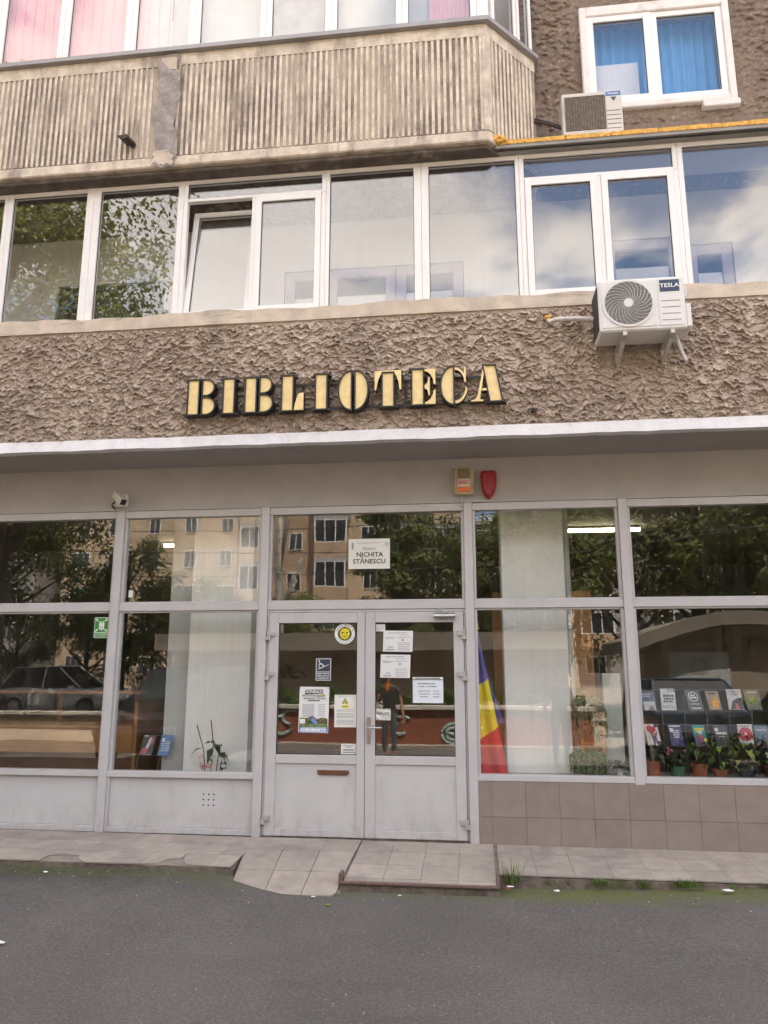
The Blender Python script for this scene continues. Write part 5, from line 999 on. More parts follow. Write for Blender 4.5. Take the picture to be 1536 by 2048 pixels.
# plant by the left column
t = thing('begonia', 'dark-leaved begonia with pink flowers and two bare canes before the white column', 'plant', (-2.71, .30, .69))
st = MB().tube([(-2.775, .30, .69), (-2.80, .30, .92), (-2.885, .30, 1.175)], .0055, 6); st.tube([(-2.715, .30, .69), (-2.70, .30, .98), (-2.735, .30, 1.225)], .0055, 6); st.tube([(-2.66, .30, .69), (-2.64, .30, .88)], .005, 6); st.tube([(-2.63, .30, .69), (-2.60, .30, .84)], .004, 6); st.build('canes', 'stem', t)
lf = MB()
for p, d, l_, w in (((-2.80, .29, .945), (-1, -.1, -.35), .15, .05), ((-2.79, .29, .985), (.9, -.3, .12), .16, .09), ((-2.70, .28, .99), (.6, -.3, -.5), .15, .10), ((-2.70, .28, .95), (-.2, -.4, -.9), .14, .10), ((-2.64, .28, .90), (.6, -.3, -.3), .12, .10), ((-2.62, .28, .86), (.8, -.2, -.1), .11, .09), ((-2.62, .28, .78), (.7, -.2, .2), .10, .08), ((-2.67, .28, .93), (.5, -.3, .4), .12, .09), ((-2.68, .28, .80), (-.4, -.4, .3), .10, .07), ((-2.60, .28, .72), (.5, -.3, .4), .09, .08)):
    leaf_faces(lf, p, d, l_, w, .25)
lf.build('foliage', 'leaf_dark', t); fl = MB()
for k in range(26):
    p = (random.uniform(-2.83, -2.67), .27, random.uniform(.735, .80) if k < 22 else random.uniform(.86, .89))
    for j in range(3): a = random.uniform(0, 6.28); leaf_faces(fl, p, (math.cos(a), -.5, math.sin(a)), .022, .016, .2)
fl.build('petals', 'petal_pink', t)

# ------------------------------------------------------------------ grass tufts and litter on the kerb
def tuft(label, x, y, z, n, h_, w):
    t = MB()
    for i in range(n):
        a = random.uniform(0, 6.28); r_ = random.random() * w; b = Vector((x + math.cos(a) * r_, y + math.sin(a) * r_ * .4, z)); hh = h_ * random.uniform(.4, 1); ln_ = Vector((math.cos(a), math.sin(a), 0)) * hh * random.uniform(.1, .7); s_ = Vector((-math.sin(a), math.cos(a), 0)) * .0032
        m1 = b + ln_ * .35 + Vector((0, 0, hh * .6)); e = b + ln_ + Vector((0, 0, hh * random.uniform(.7, 1))); t.quad(b - s_, b + s_, m1 + s_ * .7, m1 - s_ * .7); t.quad(m1 - s_ * .7, m1 + s_ * .7, e)
    return tag(t.build('grass_tuft', 'grass_green'), label, 'grass', 'grass tufts along the kerb', 'stuff')
tuft('tall spiky grass tuft at the corner of the doorstep', .26, -.86, .05, 46, .24, .09); tuft('low grass tuft on the kerb, first after the tall tuft', .98, -.87, .06, 90, .08, .13); tuft('low grass tuft on the kerb, second after the tall tuft', 1.28, -.87, .06, 60, .075, .08); tuft('low grass tuft on the kerb, third after the tall tuft', 1.62, -.87, .07, 110, .085, .15); tuft('low grass tuft on the kerb near the frame edge', 2.28, -.86, .08, 70, .07, .12); tuft('thin grass fringe in the kerb joint between the tall and low tufts', .62, -.865, .055, 26, .05, .16); tuft('thin grass fringe in the kerb joint before the frame edge', 1.98, -.865, .075, 30, .05, .18); tuft('tiny weed in the kerb joint before the ramp', -2.9, -.905, .06, 14, .05, .02)
def litter(label, x, y, z, s_, mat, el=1.0):
    b_ = bmesh.new(); bmesh.ops.create_icosphere(b_, subdivisions=2, radius=1)
    for v_ in b_.verts: k = random.uniform(.6, 1.1); v_.co = Vector((x + v_.co.x * s_ * el * k, y + v_.co.y * s_ * k, z + max(-.2, v_.co.z) * s_ * .38 * k))
    me_ = bpy.data.meshes.new('litter'); b_.to_mesh(me_); b_.free(); me_.materials.append(MATS[mat]); o_ = bpy.data.objects.new('paper_scrap', me_); COL.objects.link(o_); return tag(o_, label, 'litter', 'litter along the kerb')
litter('crumpled white paper on the moss by the kerb', 1.90, -.965, .085, .024, 'paper', 2.2); litter('red and white scrap beside the tall grass tuft', .215, -.965, .045, .014, 'petal_red', 1.6); litter('white scrap next to the red scrap by the doorstep', .24, -.935, .05, .02, 'paper', 1.6); litter('small white scrap on the moss between tufts', .60, -.99, .045, .02, 'paper', 1.3); litter('white butt at the foot of the ramp', -1.92, -1.235, .012, .016, 'paper', 2.2); litter('white butt at the ramp end by the step', -1.30, -1.235, .01, .011, 'paper', 2.0); litter('small white crumb at the foot of the step', -.63, -1.13, .01, .012, 'paper', 1.4); litter('pale scrap on the asphalt at the picture edge', -3.12, -2.47, .02, .022, 'paper', 1.8); litter('green leaf fallen on the asphalt before the ramp', -1.15, -1.42, .008, .018, 'leaf_lime', 1.6); litter('white flake on the damp gutter', -3.62, -1.10, .085, .016, 'paper', 1.6)
ps = MB()
for i in range(90):
    x = random.uniform(-5, 3); y = random.choice((-1, 1)) * abs(random.gauss(0, .10)) - 1.08 if random.random() < .7 else random.uniform(-3.2, -1.2); s_ = random.uniform(.0015, .0045); z = road_z(x, y) + .001
    ps.hull8([(x - s_, y - s_, z), (x + s_, y - s_ * .7, z), (x + s_ * .8, y + s_, z), (x - s_, y + s_ * .6, z)], [(x - s_ * .5, y - s_ * .6, z + s_), (x + s_ * .6, y - s_ * .4, z + s_), (x + s_ * .5, y + s_ * .6, z + s_), (x - s_ * .6, y + s_ * .3, z + s_)])
tag(ps.build('grit', 'coping'), 'pale grit and crumbs scattered over the asphalt', 'grit', kind='stuff')

# ------------------------------------------------------------------ across the street (seen in the panes)
for nm in ('foliage_a', 'foliage_b', 'foliage_c', 'hedge_green'):
    t_ = MATS[nm].node_tree; b_ = [n for n in t_.nodes if n.type == 'BSDF_PRINCIPLED'][0]; o_ = [n for n in t_.nodes if n.type == 'OUTPUT_MATERIAL'][0]
    tl = t_.nodes.new('ShaderNodeBsdfTranslucent'); ms = t_.nodes.new('ShaderNodeMixShader'); ms.inputs[0].default_value = .38
    src_ = b_.inputs['Base Color'].links[0].from_socket; t_.links.new(mixc(t_, 1.0, src_, (1.25, 1.3, .7), 'MULTIPLY'), tl.inputs[0]); t_.links.new(b_.outputs[0], ms.inputs[1]); t_.links.new(tl.outputs[0], ms.inputs[2]); t_.links.new(ms.outputs[0], o_.inputs[0])
def leaves_mesh(name, pts, nrm, size, mat):
    n = len(pts); a = rng.normal(size=(n, 3)); t1 = np.cross(nrm, a); t1 /= np.linalg.norm(t1, axis=1, keepdims=True) + 1e-9; t2 = np.cross(nrm, t1); t2 /= np.linalg.norm(t2, axis=1, keepdims=True) + 1e-9
    sz = (size * rng.uniform(.6, 1.3, n))[:, None]
    V = np.stack([pts - t1 * sz, pts + t2 * sz * .42, pts + t1 * sz, pts - t2 * sz * .42], 1).reshape(-1, 3)
    me = bpy.data.meshes.new(name); me.vertices.add(n * 4); me.vertices.foreach_set('co', V.ravel()); me.loops.add(n * 4); me.loops.foreach_set('vertex_index', np.arange(n * 4)); me.polygons.add(n)
    me.polygons.foreach_set('loop_start', np.arange(0, n * 4, 4)); me.polygons.foreach_set('loop_total', np.full(n, 4)); me.update(); me.materials.append(MATS[mat]); return me
def make_tree(h, r_, base, nclump, per, size, mat, barkm, seed):
    """returns (trunk mesh, crown mesh) for a tree standing at the origin"""
    rs_ = random.Random(seed); m = MB(); r0 = h * .022 + .03
    lean = rs_.uniform(-.03, .03) * h; top = (lean, 0, h * .86); m.tube([(0, 0, -.1), (lean * .2, .02, h * .25), (lean * .6, -.02, h * .55), top], [r0, r0 * .8, r0 * .5, r0 * .12], 8)
    cl = []
    for i in range(nclump):
        a = rs_.uniform(0, 6.283); u = rs_.uniform(-1, 1); k = rs_.uniform(.35, 1) ** .6; rad = r_ * math.sqrt(max(0, 1 - u * u)) * k * rs_.uniform(.75, 1.15)
        cl.append(Vector((lean * .7 + rad * math.cos(a), rad * math.sin(a), base + (h - base) * (.5 + .5 * u * k))))
    for c_ in cl[::3]:
        b0 = Vector((lean * .5, 0, min(h * .7, max(h * .2, c_.z - r_ * .7)))); m.tube([b0, (b0 + c_) / 2 + Vector((0, 0, -.1)), c_], [r0 * .38, r0 * .2, .012], 5, False)
    P, N = [], []
    for c_ in cl:
        s_ = r_ * rs_.uniform(.20, .36); q_ = rng.normal(size=(per, 3)); q_ /= np.linalg.norm(q_, axis=1, keepdims=True); rad = rng.uniform(.25, 1, per)[:, None] ** .5
        P.append(np.array(c_) + q_ * rad * s_ * np.array([1.1, 1.1, .75])); nn = q_ + rng.normal(size=(per, 3)) * .5 + np.array([0, 0, .5]); N.append(nn / np.linalg.norm(nn, axis=1, keepdims=True))
    return m.mesh('trunk', barkm, smooth=True), leaves_mesh('crown', np.concatenate(P), np.concatenate(N), size, mat)
def plant_tree(tm, x, y, label, rot=0, sc_=1.0, group='street trees across the road', name='street_tree', zs=1.0):
    t = thing(name, label, 'tree', (x, y, .05), group)
    for nm, me_ in zip(('trunk', 'crown'), tm): o_ = bpy.data.objects.new(nm, me_); COL.objects.link(o_); o_.parent = t
    t.rotation_euler = (0, 0, rot); t.scale = (sc_, sc_, sc_ * zs); return t
TA = make_tree(15.5, 5.2, 4.2, 105, 400, .095, 'foliage_a', 'bark', 1); TB = make_tree(8.5, 2.9, 1.6, 60, 170, .12, 'foliage_b', 'bark', 2); TC = make_tree(9.5, 3.2, 2.0, 60, 170, .12, 'foliage_c', 'bark', 3); TD = make_tree(7.0, 1.6, 1.0, 40, 190, .10, 'foliage_b', 'bark', 4)
plant_tree(TA, -14.2, -13.2, 'tall loose-crowned tree mirrored in the loggia and shop panes nearest the picture edge', .4, 1.20)
plant_tree(TA, -19.5, -19, 'tall tree behind the loose-crowned tree, mirrored at the edge of the shop window', 2.1, .85)
for i, (x, y, tm, rt, s_, lab) in enumerate(((-13.9, -21, TB, .3, .80, 'bushy dark green tree mirrored in the pane with the grey column'), (-10.9, -23, TB, 1.9, .62, 'bushy dark tree mirrored in the pane with the white column'), (-7.4, -22, TC, .9, .50, 'round yellow-green tree mirrored low above the closed door leaf'),
        (-2.9, -20, TD, .2, 1.18, 'narrow dark tree mirrored beside the name plaque'), (-1.2, -22, TB, 4.0, .95, 'dense dark tree mirrored above the handle door leaf'), (1.0, -22, TB, 5.1, .92, 'dense tree mirrored before the flag pole'), (3.2, -21, TC, 2.2, .95, 'pale green tree mirrored in the column pane by the flag'),
        (5.6, -20.5, TC, 3.3, 1.0, 'light green tree mirrored across the lit ceiling tube'), (8.2, -21, TC, .1, 1.2, 'tall light green tree mirrored in the pane above the book rack'), (10.6, -20, TB, 1.0, 1.2, 'tall dense tree mirrored at the far edge of the top shop pane'), (-19.2, -22.5, TB, 2.9, .62, 'low dark tree mirrored under the assembly-point sign'), (-16.4, -23, TC, 4.9, .58, 'low yellow-green tree mirrored at the first shopfront post'), (-11.9, -21, TC, 1.2, .50, 'low round tree mirrored on the grey column'), (-9.0, -21.5, TB, 3.8, .50, 'low round dark tree mirrored on the white column by the begonia'), (-25.5, -24, TB, 2.0, 1.3, 'dense tree mirrored low at the edge of the shop window under the tall tree'), (-22.6, -17, TB, .7, .9, 'dense shrub-like tree mirrored beside the assembly-point sign edge'), (13.6, -22, TC, 2.5, 1.2, 'tall light tree beyond the edge of the shop window, in its reflection'), (-4.9, -24, TC, 4.4, .45, 'low tree mirrored between the two mirrored facades'))):
    plant_tree(tm, x, y, lab, rt, s_)
# bare pale trunk and pole
PT = thing('pollarded_tree', 'pale bare pollarded trunk with cut forks mirrored above the doors', 'tree', (-6.4, -17.2, .05)); MB().tube([(-6.4, -17.2, 0), (-6.45, -17.2, 3.0), (-6.55, -17.2, 5.2), (-6.6, -17.2, 8.5)], [.16, .13, .12, .05], 8).tube([(-6.44, -17.2, 3.3), (-6.1, -17.2, 4.5), (-5.75, -17.1, 5.3)], [.09, .08, .06], 7).tube([(-6.46, -17.2, 3.6), (-5.95, -17.2, 4.6)], [.08, .05], 7).tube([(-6.5, -17.2, 5.0), (-6.3, -17.2, 7.0), (-6.4, -17.2, 8.4)], [.08, .06, .03], 7).build('trunk', 'bark_pale', PT, smooth=True)
# apartment blocks
WM = MB(); WM.mi = 0; WM.box(-.75, .75, -.03, .06, 0, 1.35); WM.mi = 1
for a, b in ((-.68, -.26), (-.21, .21), (.26, .68)): WM.box(a, b, .055, .075, .07, 1.28)
WMESH = WM.mesh('window', ['pvc_white', 'pane_dark'])
W2 = MB(); W2.mi = 0; W2.box(-.5, .5, -.03, .06, 0, 1.3); W2.mi = 1; W2.box(-.43, -.03, .055, .075, .07, 1.23).box(.03, .43, .055, .075, .07, 1.23); W2MESH = W2.mesh('window', ['pvc_white', 'pane_dark'])
def block(label, x0, x1, yf, depth, h, mat, floors, cols, balc_cols, bal_mat, seed):
    """front wall faces +y (towards the library) at yf"""
    t = thing('apartment_block', label, 'building', ((x0 + x1) / 2, yf - depth / 2, 0), 'apartment blocks across the street'); rs_ = random.Random(seed)
    MB().box(x0, x1, yf - depth, yf, -.05, h).build('wall', mat, t); MB().box(x0 - .15, x1 + .15, yf - depth - .15, yf + .15, h + .001, h + .35).build('roof', 'block_grey', t)
    fh = h / floors; cw = (x1 - x0) / cols
    for f in range(floors):
        for c_ in range(cols):
            x = x0 + (c_ + .5) * cw; z = f * fh
            if c_ in balc_cols and f > 0:
                MB().box(x - cw * .42, x + cw * .42, yf + .001, yf + 1.1, z, z + 1.05).build('balcony', bal_mat, t); inst(WMESH, 'window', t, (x, yf + 1.03, z + 1.06), scale=(cw * .54, 1, (fh - 1.3) / 1.35))
                MB().box(x - cw * .42, x + cw * .42, yf + .001, yf + 1.1, z + fh - .24, z + fh - .001).build('slab', 'block_grey', t)
            else: inst(WMESH if rs_.random() < .5 else W2MESH, 'window', t, (x + rs_.uniform(-.15, .15), yf, z + 1.0))
    return t
block('tan apartment block mirrored behind the grey column', -33, -17.8, -49, 12, 22, 'block_tan', 8, 5, (), 'block_brown', 1)
block('brown apartment block with rounded dark balconies mirrored at the door mullion', -17.2, -11.6, -46, 10, 24, 'block_brown', 8, 2, (0,), 'block_tan', 2)
block('tan apartment block with stacked glazed balconies mirrored above the doors', -11.2, -5.6, -44, 10, 24, 'block_tan', 8, 2, (0,), 'block_brown', 3)
block('cream apartment block with bay balconies mirrored by the name plaque', -5.4, -.6, -48, 10, 24, 'block_cream', 8, 2, (0, 1), 'block_tan', 4)
block('low grey block mirrored under the patch of sky', -.2, 5.8, -62, 10, 14.5, 'block_grey', 5, 3, (1,), 'block_grey', 5)
block('cream apartment block mirrored on the white column by the flag', 2.4, 7.2, -47, 10, 20, 'block_cream', 7, 2, (), 'block_tan', 6)
block('grey-brown apartment block mirrored behind the ceiling tube', 7.6, 19, -50, 12, 20, 'block_grey', 7, 4, (0, 2), 'block_brown', 7)
block('wide tan apartment block mirrored behind the tall tree at the picture edge', -62, -34, -47, 12, 21, 'block_grey', 8, 8, (1, 4), 'block_brown', 8)
block('wide grey apartment block beyond the shop window edge, in its reflection', 20, 44, -46, 12, 20, 'block_tan', 7, 7, (1, 4), 'block_brown', 9)
# kiosks, planter, hedge
K = thing('concrete_kiosk', 'low flat-roofed concrete kiosk with graffiti mirrored in the door glass', 'kiosk', (-3, -14, .06))
MB().box(-8.5, 2.2, -16, -13.2, .05, 2.15).build('wall', 'kiosk_wall', K); MB().box(-8.9, 2.6, -16.3, -12.7, 2.151, 2.62).build('roof', 'kiosk_concrete', K)
m = MB()
for i in range(26):
    x = random.uniform(-8, 1.8); z = random.uniform(1.0, 1.8); P_ = [(x, -13.19, z)]
    for j in range(4): x += random.uniform(-.25, .3); z += random.uniform(-.3, .3); P_.append((x, -13.19, max(.9, min(2.0, z))))
    m.tube(P_, .028, 4)
m.build('graffiti', 'graffiti_dark', K)
K2 = thing('arched_kiosk', 'concrete kiosk with a shallow arched roof and banner mirrored above the book rack', 'kiosk', (6.6, -14, .06))
ar = [(3.9 + 6.2 * i / 20, 2.05 + .75 * math.sin(math.pi * i / 20)) for i in range(21)]
MB().prism([(4.3, .05), (9.7, .05)] + [(x, z - .02) for x, z in reversed(ar) if 4.3 <= x <= 9.7], -16, -13.3).build('wall', 'kiosk_wall', K2); MB().prism(ar + [(x, z + .34) for x, z in reversed(ar)], -16.2, -12.8).build('roof', 'kiosk_concrete', K2)
bn = MB().box(5.1, 6.6, -13.29, -13.27, .95, 2.10).build('banner', 'panel_pale', K2)
def text_back(body, size, x, y, z, mat, parent):
    o_ = text(body, size, 0, 0, 0, mat, parent); org = Vector(ORG[parent.as_pointer()])
    for v_ in o_.data.vertices: p = v_.co + org; v_.co = Vector((x - p.x, y, z + p.z)) - org
    return o_
text_back('PRIMĂRIA', .24, 5.85, -13.262, 1.22, 'print_black', bn); MB().disc(5.85, 1.72, .22, -13.262, 20, .15).build('crest', 'print_grey', bn)
m = MB()
for a, b, c_ in ((8.6, 1.25, .38), (8.9, 1.5, .22), (8.3, 1.6, .16)): m.tube([(a + c_ * math.cos(q_), -13.28, b + c_ * math.sin(q_)) for q_ in np.linspace(0, 5.6, 18)], .03, 4)
m.build('graffiti', 'graffiti_dark', K2)
PL = thing('brick_planter', 'low red brick planter with pale coping and blue graffiti mirrored in the door glass', 'planter', (-2, -10, .06))
MB().box(-5.6, 2.5, -10.6, -9.5, .02, .80).build('wall', 'red_brick', PL); MB().box(-5.66, 2.56, -9.72, -9.42, .801, .88).box(-5.66, 2.56, -10.68, -10.4, .801, .88).build('coping', 'coping', PL); MB().box(-5.6, 2.5, -10.4, -9.72, .801, .84).build('soil', 'soil', PL)
m = MB()
for x, n_ in ((-4.9, 3), (-4.3, 2), (-1.9, 2), (-.35, 3), (.1, 2)):
    for k in range(n_):
        cx, cz2, r_ = x + random.uniform(-.3, .3), random.uniform(.25, .6), random.uniform(.12, .24); m.tube([(cx + r_ * 1.3 * math.cos(q_), -9.49, cz2 + r_ * math.sin(q_) * .9) for q_ in np.linspace(random.uniform(0, 2), random.uniform(4, 6), 12)], .035, 5)
m.build('graffiti', 'graffiti_blue', PL)
def hedge(label, x0, x1, y0, y1, z0, h, n):
    P = np.stack([rng.uniform(x0, x1, n), rng.uniform(y0, y1, n), z0 + h * rng.uniform(0, 1, n) ** .7], 1); P[:, 2] *= 1 + .12 * np.sin(P[:, 0] * 5); N = rng.normal(size=(n, 3)) + np.array([0, .4, .6]); N /= np.linalg.norm(N, axis=1, keepdims=True)
    o_ = bpy.data.objects.new('hedge', leaves_mesh('hedge', P, N, .07, 'hedge_green')); COL.objects.link(o_); return tag(o_, label, 'hedge', kind='stuff')
hedge('low green hedge in the brick planter mirrored in the door glass', -5.5, 2.4, -10.4, -9.75, .84, .34, 5200); hedge('low green hedge before the arched kiosk mirrored above the book rack', 3.2, 11, -12.2, -11.6, .06, .75, 5200); hedge('dark hedge behind the parked cars mirrored in the first shop panes', -24, -9.5, -21.2, -20.2, .06, 1.5, 9000)
LP = thing('low_wall', 'low pale stone wall mirrored below the parked white cars', 'wall', (-14, -12, .06)); MB().box(-22, -6.2, -12.3, -12.0, .05, .45).build('wall', 'kiosk_concrete', LP); MB().box(-22.05, -6.15, -12.38, -11.92, .451, .52).build('coping', 'coping', LP)
# hoop railing
HR = thing('hoop_railing', 'thin dark hoop railing mirrored in front of the parked white cars', 'railing', (-13, -15, .06)); m = MB()
for k in range(12):
    x = -19 + k * 1.0; m.tube([(x, -15, .05), (x, -15, .95)], .016, 5); m.tube([(x + .5 - .5 * math.cos(q_), -15, .35 + .62 * math.sin(q_)) for q_ in np.linspace(0, math.pi, 10)], .012, 5, False)
m.build('hoops', 'ac_dark', HR)
# cables and poles
for k, (x, y, lab) in enumerate(((-22, -16.2, 'grey concrete lamp pole beyond the tall tree, mirrored at the picture edge'), (9.3, -16.2, 'slim concrete pole mirrored in the pane above the book rack'))):
    t = thing('utility_pole', lab, 'pole', (x, y, .05)); MB().tube([(x, y, 0), (x, y, 9.5)], [.13, .08], 10).build('mast', 'pole_concrete', t, smooth=True); MB().box(x - .8, x + .8, y - .05, y + .05, 9.0, 9.1).build('crossarm', 'ac_dark', t)
for k, (z, sg_) in enumerate(((9.05, .9), (8.6, 1.1), (7.9, 1.0), (7.2, 1.3), (6.3, .8), (5.6, 1.2))):
    lab = ('topmost', 'second highest', 'third highest', 'fourth highest', 'fifth highest', 'lowest')[k] + ' black overhead cable mirrored across the shop panes'
    P_ = [(-22 + 31.3 * u, -16.2 + .25 * (k % 2), z - sg_ * 4 * u * (1 - u) + (.4 if k % 2 else -.3) * u) for u in np.linspace(0, 1, 26)]
    tag(MB().tube(P_, .014, 4, False).build('overhead_cable', 'cable'), lab, 'cable', 'overhead cables')
# cars
def car(label, x, y, rot, paint, kind='suv', seed=0):
    t = thing('parked_car', label, 'car', (0, 0, 0), 'cars parked on the street')
    H_, L_ = (1.66, 4.5) if kind == 'suv' else (1.47, 4.3)
    st_ = [(-.5, .62, .45, .72), (-.485, .80, .32, .86), (-.40, .87, .24, .93), (-.25, .90, .22, .97), (.0, .90, .22, .98), (.2, .90, .22, .96), (.28, .89, .22, .93), (.42, .84, .26, .82), (.485, .72, .36, .70), (.5, .60, .45, .62)]
    m = MB(); rings = []
    for u, w, zb, zt in st_:
        xx = u * L_; n = len(m.v); m.v += [(xx, -w * .9, zb), (xx, -w, zb + .15), (xx, -w, zt - .12), (xx, -w * .92, zt), (xx, w * .92, zt), (xx, w, zt - .12), (xx, w, zb + .15), (xx, w * .9, zb)]; rings.append(n)
    for a, b in zip(rings, rings[1:]):
        for j in range(8): m.f.append((a + j, b + j, b + (j + 1) % 8, a + (j + 1) % 8)); m.m.append(0)
    m.f.append(tuple(rings[0] + j for j in range(8))); m.f.append(tuple(rings[-1] + j for j in reversed(range(8)))); m.m += [0, 0]
    m.build('body', paint, t, smooth=False)
    zb = .95; r0 = [(-.46 if kind == 'suv' else -.40), -.36 if kind == 'suv' else -.25, .02, .26]; hw = .80
    gl = MB(); A_, B_ = [(r0[0] * L_, zb - .03), (r0[1] * L_, H_ - .02), (r0[2] * L_, H_), (r0[3] * L_, zb - .05)], 0
    bot = [(A_[0][0], -hw, A_[0][1]), (A_[3][0], -hw, A_[3][1]), (A_[3][0], hw, A_[3][1]), (A_[0][0], hw, A_[0][1])]; tp = [(A_[1][0], -hw * .78, A_[1][1]), (A_[2][0], -hw * .78, A_[2][1]), (A_[2][0], hw * .78, A_[2][1]), (A_[1][0], hw * .78, A_[1][1])]
    gl.hull8(bot, tp).build('windows', 'pane_dark', t, bev=.02)
    MB().hull8([(p[0], p[1] * 1.01, p[2] + .001) for p in tp], [(p[0] * .97, p[1] * .92, p[2] + .045) for p in tp]).build('roof', paint, t, bev=.012)
    pil = MB()
    for sgn in (-1, 1):
        for i, j in ((0, 0), (1, 1)):
            pil.tube([(bot[i][0], sgn * hw * 1.005, bot[i][2]), (tp[j][0], sgn * hw * .785, tp[j][2])], .03, 5)
        pil.tube([(-.08 * L_, sgn * hw * 1.0, zb - .03), (-.08 * L_, sgn * hw * .785, H_)], .028, 5)
    pil.build('pillars', paint, t)
    for wx in (-.30, .30):
        for sgn in (-1, 1):
            y_ = sgn * .80; w_ = MB().tube([(wx * L_, y_, .33), (wx * L_, y_ + sgn * .13, .33)], .33, 20).build('wheel', 'tyre', t); r_ = MB().tube([(wx * L_, y_ + sgn * .125, .33), (wx * L_, y_ + sgn * .138, .33)], .21, 14).build('rim', 'rim', w_)
    for sgn in (-1, 1):
        MB().box(.478 * L_, .498 * L_, sgn * .60 - .13, sgn * .60 + .13, .58, .72).build('headlight', 'lamp_clear', t, bev=.01); MB().box(-.503 * L_, -.485 * L_, sgn * .66 - .12, sgn * .66 + .12, .66, .88).build('tail_light', 'lamp_red', t, bev=.01); MB().box(.16 * L_, .20 * L_, sgn * .95 - .08, sgn * .95 + .08, .93, 1.05).build('mirror', paint, t, bev=.01)
    MB().box(.485 * L_, .503 * L_, -.45, .45, .36, .52).build('grille', 'ac_dark', t); MB().box(-.507 * L_, -.49 * L_, -.26, .26, .50, .61).build('number_plate', 'paper', t)
    t.location = (x, y, .02); t.rotation_euler = (0, 0, rot); return t
car('dark maroon car mirrored beside the grey column', -5.75, -7.1, R(90), 'car_maroon'); car('black car mirrored in front of the reception desk', -12.2, -7.2, R(86), 'car_black'); car('dark blue car mirrored in the pane with the book rack', 3.95, -7.4, R(92), 'car_blue', 'car'); car('second dark car mirrored behind the hanging red flower', 6.7, -7.5, R(88), 'car_black', 'car')
car('white car mirrored just below the assembly-point sign', -14.4, -18.0, R(4), 'car_white'); car('dark grey car parked behind the hoop railing in the first shop pane reflection', -18.4, -17.6, R(0), 'car_black'); car('silver car mirrored on the white column behind the railing', -9.3, -17.8, R(0), 'car_silver', 'car')
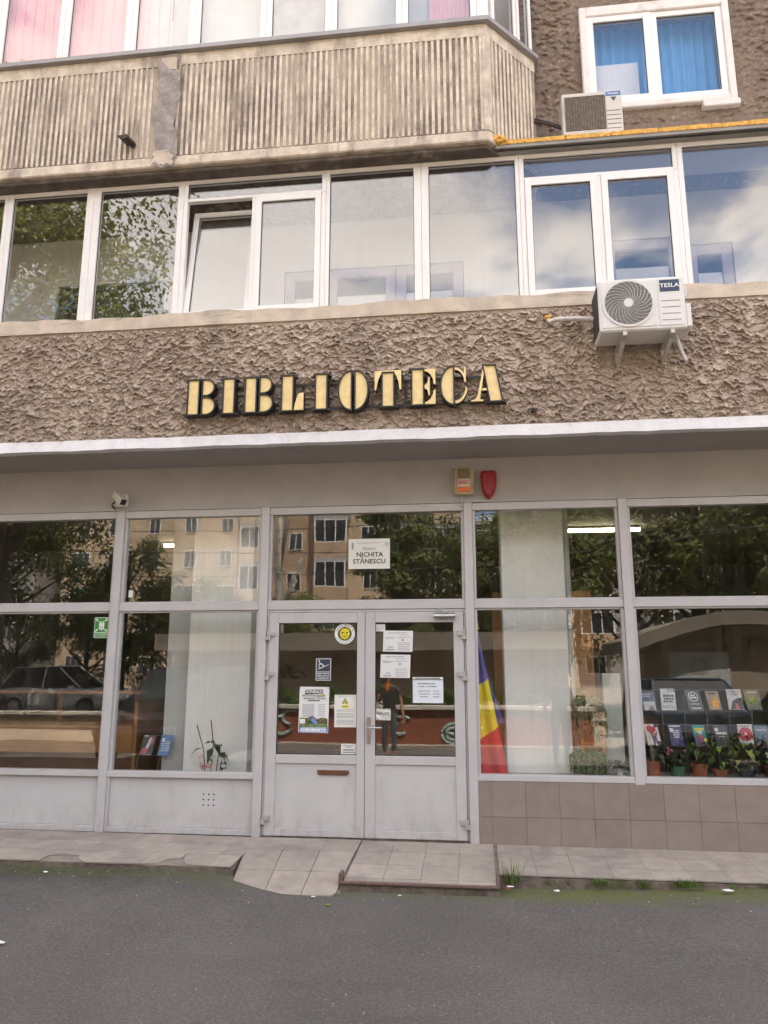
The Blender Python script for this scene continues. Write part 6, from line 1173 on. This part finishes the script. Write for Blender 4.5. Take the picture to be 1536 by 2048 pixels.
# people beside the photographer's spot
def person(label, x, y, shirt, trousers, shoes, pose, h=1.64):
    """one continuous skinned figure facing +y (towards the library), scaled to height h"""
    V, Rr, E_ = [], [], []
    def add(p, r_, par=None):
        V.append(p); Rr.append(r_); i = len(V) - 1
        if par is not None: E_.append((par, i))
        return i
    pel = add((0, 0, .92), (.135, .10)); wa = add((0, 0, 1.06), (.118, .088), pel); ch = add((0, 0, 1.24), (.142, .10), wa); sh = add((0, -.01, 1.36), (.10, .075), ch); nk = add((0, 0, 1.44), (.050, .052), sh); hd0 = add((0, .012, 1.505), (.062, .072), nk); hd1 = add((0, .012, 1.575), (.074, .090), hd0); add((0, .0, 1.635), (.052, .064), hd1)
    for s_ in (-1, 1):
        hp = add((s_ * .085, 0, .86), (.082, .085), pel); kn = add((s_ * .095, .015, .48), (.052, .056), hp); cf = add((s_ * .095, -.005, .34), (.050, .054), kn); an = add((s_ * .095, -.015, .09), (.034, .038), cf); ft = add((s_ * .10, .05, .045), (.040, .034), an); add((s_ * .11, .14, .032), (.036, .024), ft)
        so = add((s_ * .165, -.005, 1.345), (.056, .052), sh)
        if pose[0 if s_ < 0 else 1] == 'down': el, wr, dr = (s_ * .235, -.02, 1.08), (s_ * .275, .05, .86), Vector((s_ * .05, .12, -.99))
        else: el, wr, dr = (s_ * .215, .03, 1.10), (s_ * .10, .22, 1.28), Vector((-s_ * .35, .45, .82))
        e_ = add(el, (.040, .040), so); w_ = add(wr, (.026, .022), e_); dr.normalize(); sd_ = dr.cross(Vector((0, 1, 0.2))).normalized(); wv = Vector(wr); pm = add(tuple(wv + dr * .055), (.036, .016), w_)
        for k, (o_, l_) in enumerate(((-.028, .062), (-.010, .072), (.009, .068), (.026, .054))):
            a = wv + dr * .09 + sd_ * o_; i1 = add(tuple(a), (.0095, .0095), pm); i2 = add(tuple(a + dr * l_ * .55 + Vector((0, .006, 0))), (.0085, .0085), i1); add(tuple(a + dr * l_ + Vector((0, .022, 0))), (.0075, .0075), i2)
        a = wv + dr * .03 + sd_ * (-.036); i1 = add(tuple(a), (.011, .011), w_); add(tuple(a + dr * .045 - sd_ * .018), (.009, .009), i1)
    me_ = bpy.data.meshes.new('body'); me_.from_pydata([Vector(p) * (h / 1.70) for p in V], E_, []); o_ = bpy.data.objects.new('person', me_); COL.objects.link(o_)
    md_ = o_.modifiers.new('skin', 'SKIN'); md_.use_smooth_shade = True
    for i, r_ in enumerate(Rr): me_.skin_vertices[0].data[i].radius = (r_[0] * h / 1.7, r_[1] * h / 1.7)
    me_.skin_vertices[0].data[0].use_root = True
    sb = o_.modifiers.new('sub', 'SUBSURF'); sb.levels = sb.render_levels = 2
    dg = bpy.context.evaluated_depsgraph_get(); me2 = bpy.data.meshes.new_from_object(o_.evaluated_get(dg)); bpy.data.objects.remove(o_)
    me2.materials.clear()
    for k in ('skin', shirt, trousers, shoes): me2.materials.append(MATS[k])
    for p in me2.polygons:
        c_ = p.center * (1.7 / h); ax = abs(c_.x); arm = ax > .19 and c_.z < 1.24 or (c_.y > .13 and c_.z > .9)
        p.material_index = 3 if c_.z < .075 else (2 if .17 < c_.z < .93 and not arm else (1 if .93 <= c_.z < 1.42 and not arm else 0)); p.use_smooth = True
    t = thing('person', label, 'person', (0, 0, 0)); b_ = bpy.data.objects.new('body', me2); COL.objects.link(b_); b_.parent = t
    k = h / 1.7; hr = grid(20, 10, lambda u, w: (.083 * k * math.cos(u * 6.283) * math.cos((w * .95) * 1.5), (-.012 + .102 * math.sin(u * 6.283) * math.cos((w * .95) * 1.5)) * k, (1.565 + .125 * math.sin(w * 1.5) - (.05 if math.sin(u * 6.283) < 0 else 0) * (1 - w)) * k)); hr.build('hair', 'hair', t, smooth=True)
    fc_ = MB(); 
    for s_ in (-1, 1): fc_.lathe([(.0, -.006), (.009, 0), (0, .006)], (s_ * .028 * k, .098 * k, 1.563 * k), 8)
    fc_.build('eyes', 'print_black', t); MB().hull8([(-.012 * k, .094 * k, 1.518 * k), (.012 * k, .094 * k, 1.518 * k), (.004 * k, .094 * k, 1.555 * k), (-.004 * k, .094 * k, 1.555 * k)][::-1], [(-.008 * k, .120 * k, 1.520 * k), (.008 * k, .120 * k, 1.520 * k), (.002 * k, .100 * k, 1.555 * k), (-.002 * k, .100 * k, 1.555 * k)][::-1]).build('nose', 'skin', t); MB().box(-.022 * k, .022 * k, .090 * k, .101 * k, 1.492 * k, 1.500 * k).build('mouth', 'petal_pink', t)
    t.location = (x, y, .004); return t
person('person in a black top, grey trousers and coral shoes mirrored in the door glass', -1.66, -7.25, 'cloth_black', 'cloth_denim', 'shoe_coral', ('up', 'down'))
ph = thing('phone', 'orange phone held up by the person mirrored in the door glass', 'phone', (-1.66, -6.98, 1.30)); MB().box(-1.70, -1.625, -6.985, -6.977, 1.29, 1.44).build('case', 'siren_orange', ph, bev=.003); MB().box(-1.696, -1.629, -6.9868, -6.9853, 1.294, 1.436).build('screen', 'gasket', ph)
person('person in dark clothes mirrored as a silhouette on the white column', 1.47, -6.3, 'cloth_black', 'cloth_black', 'cloth_black', ('down', 'down'), 1.72)
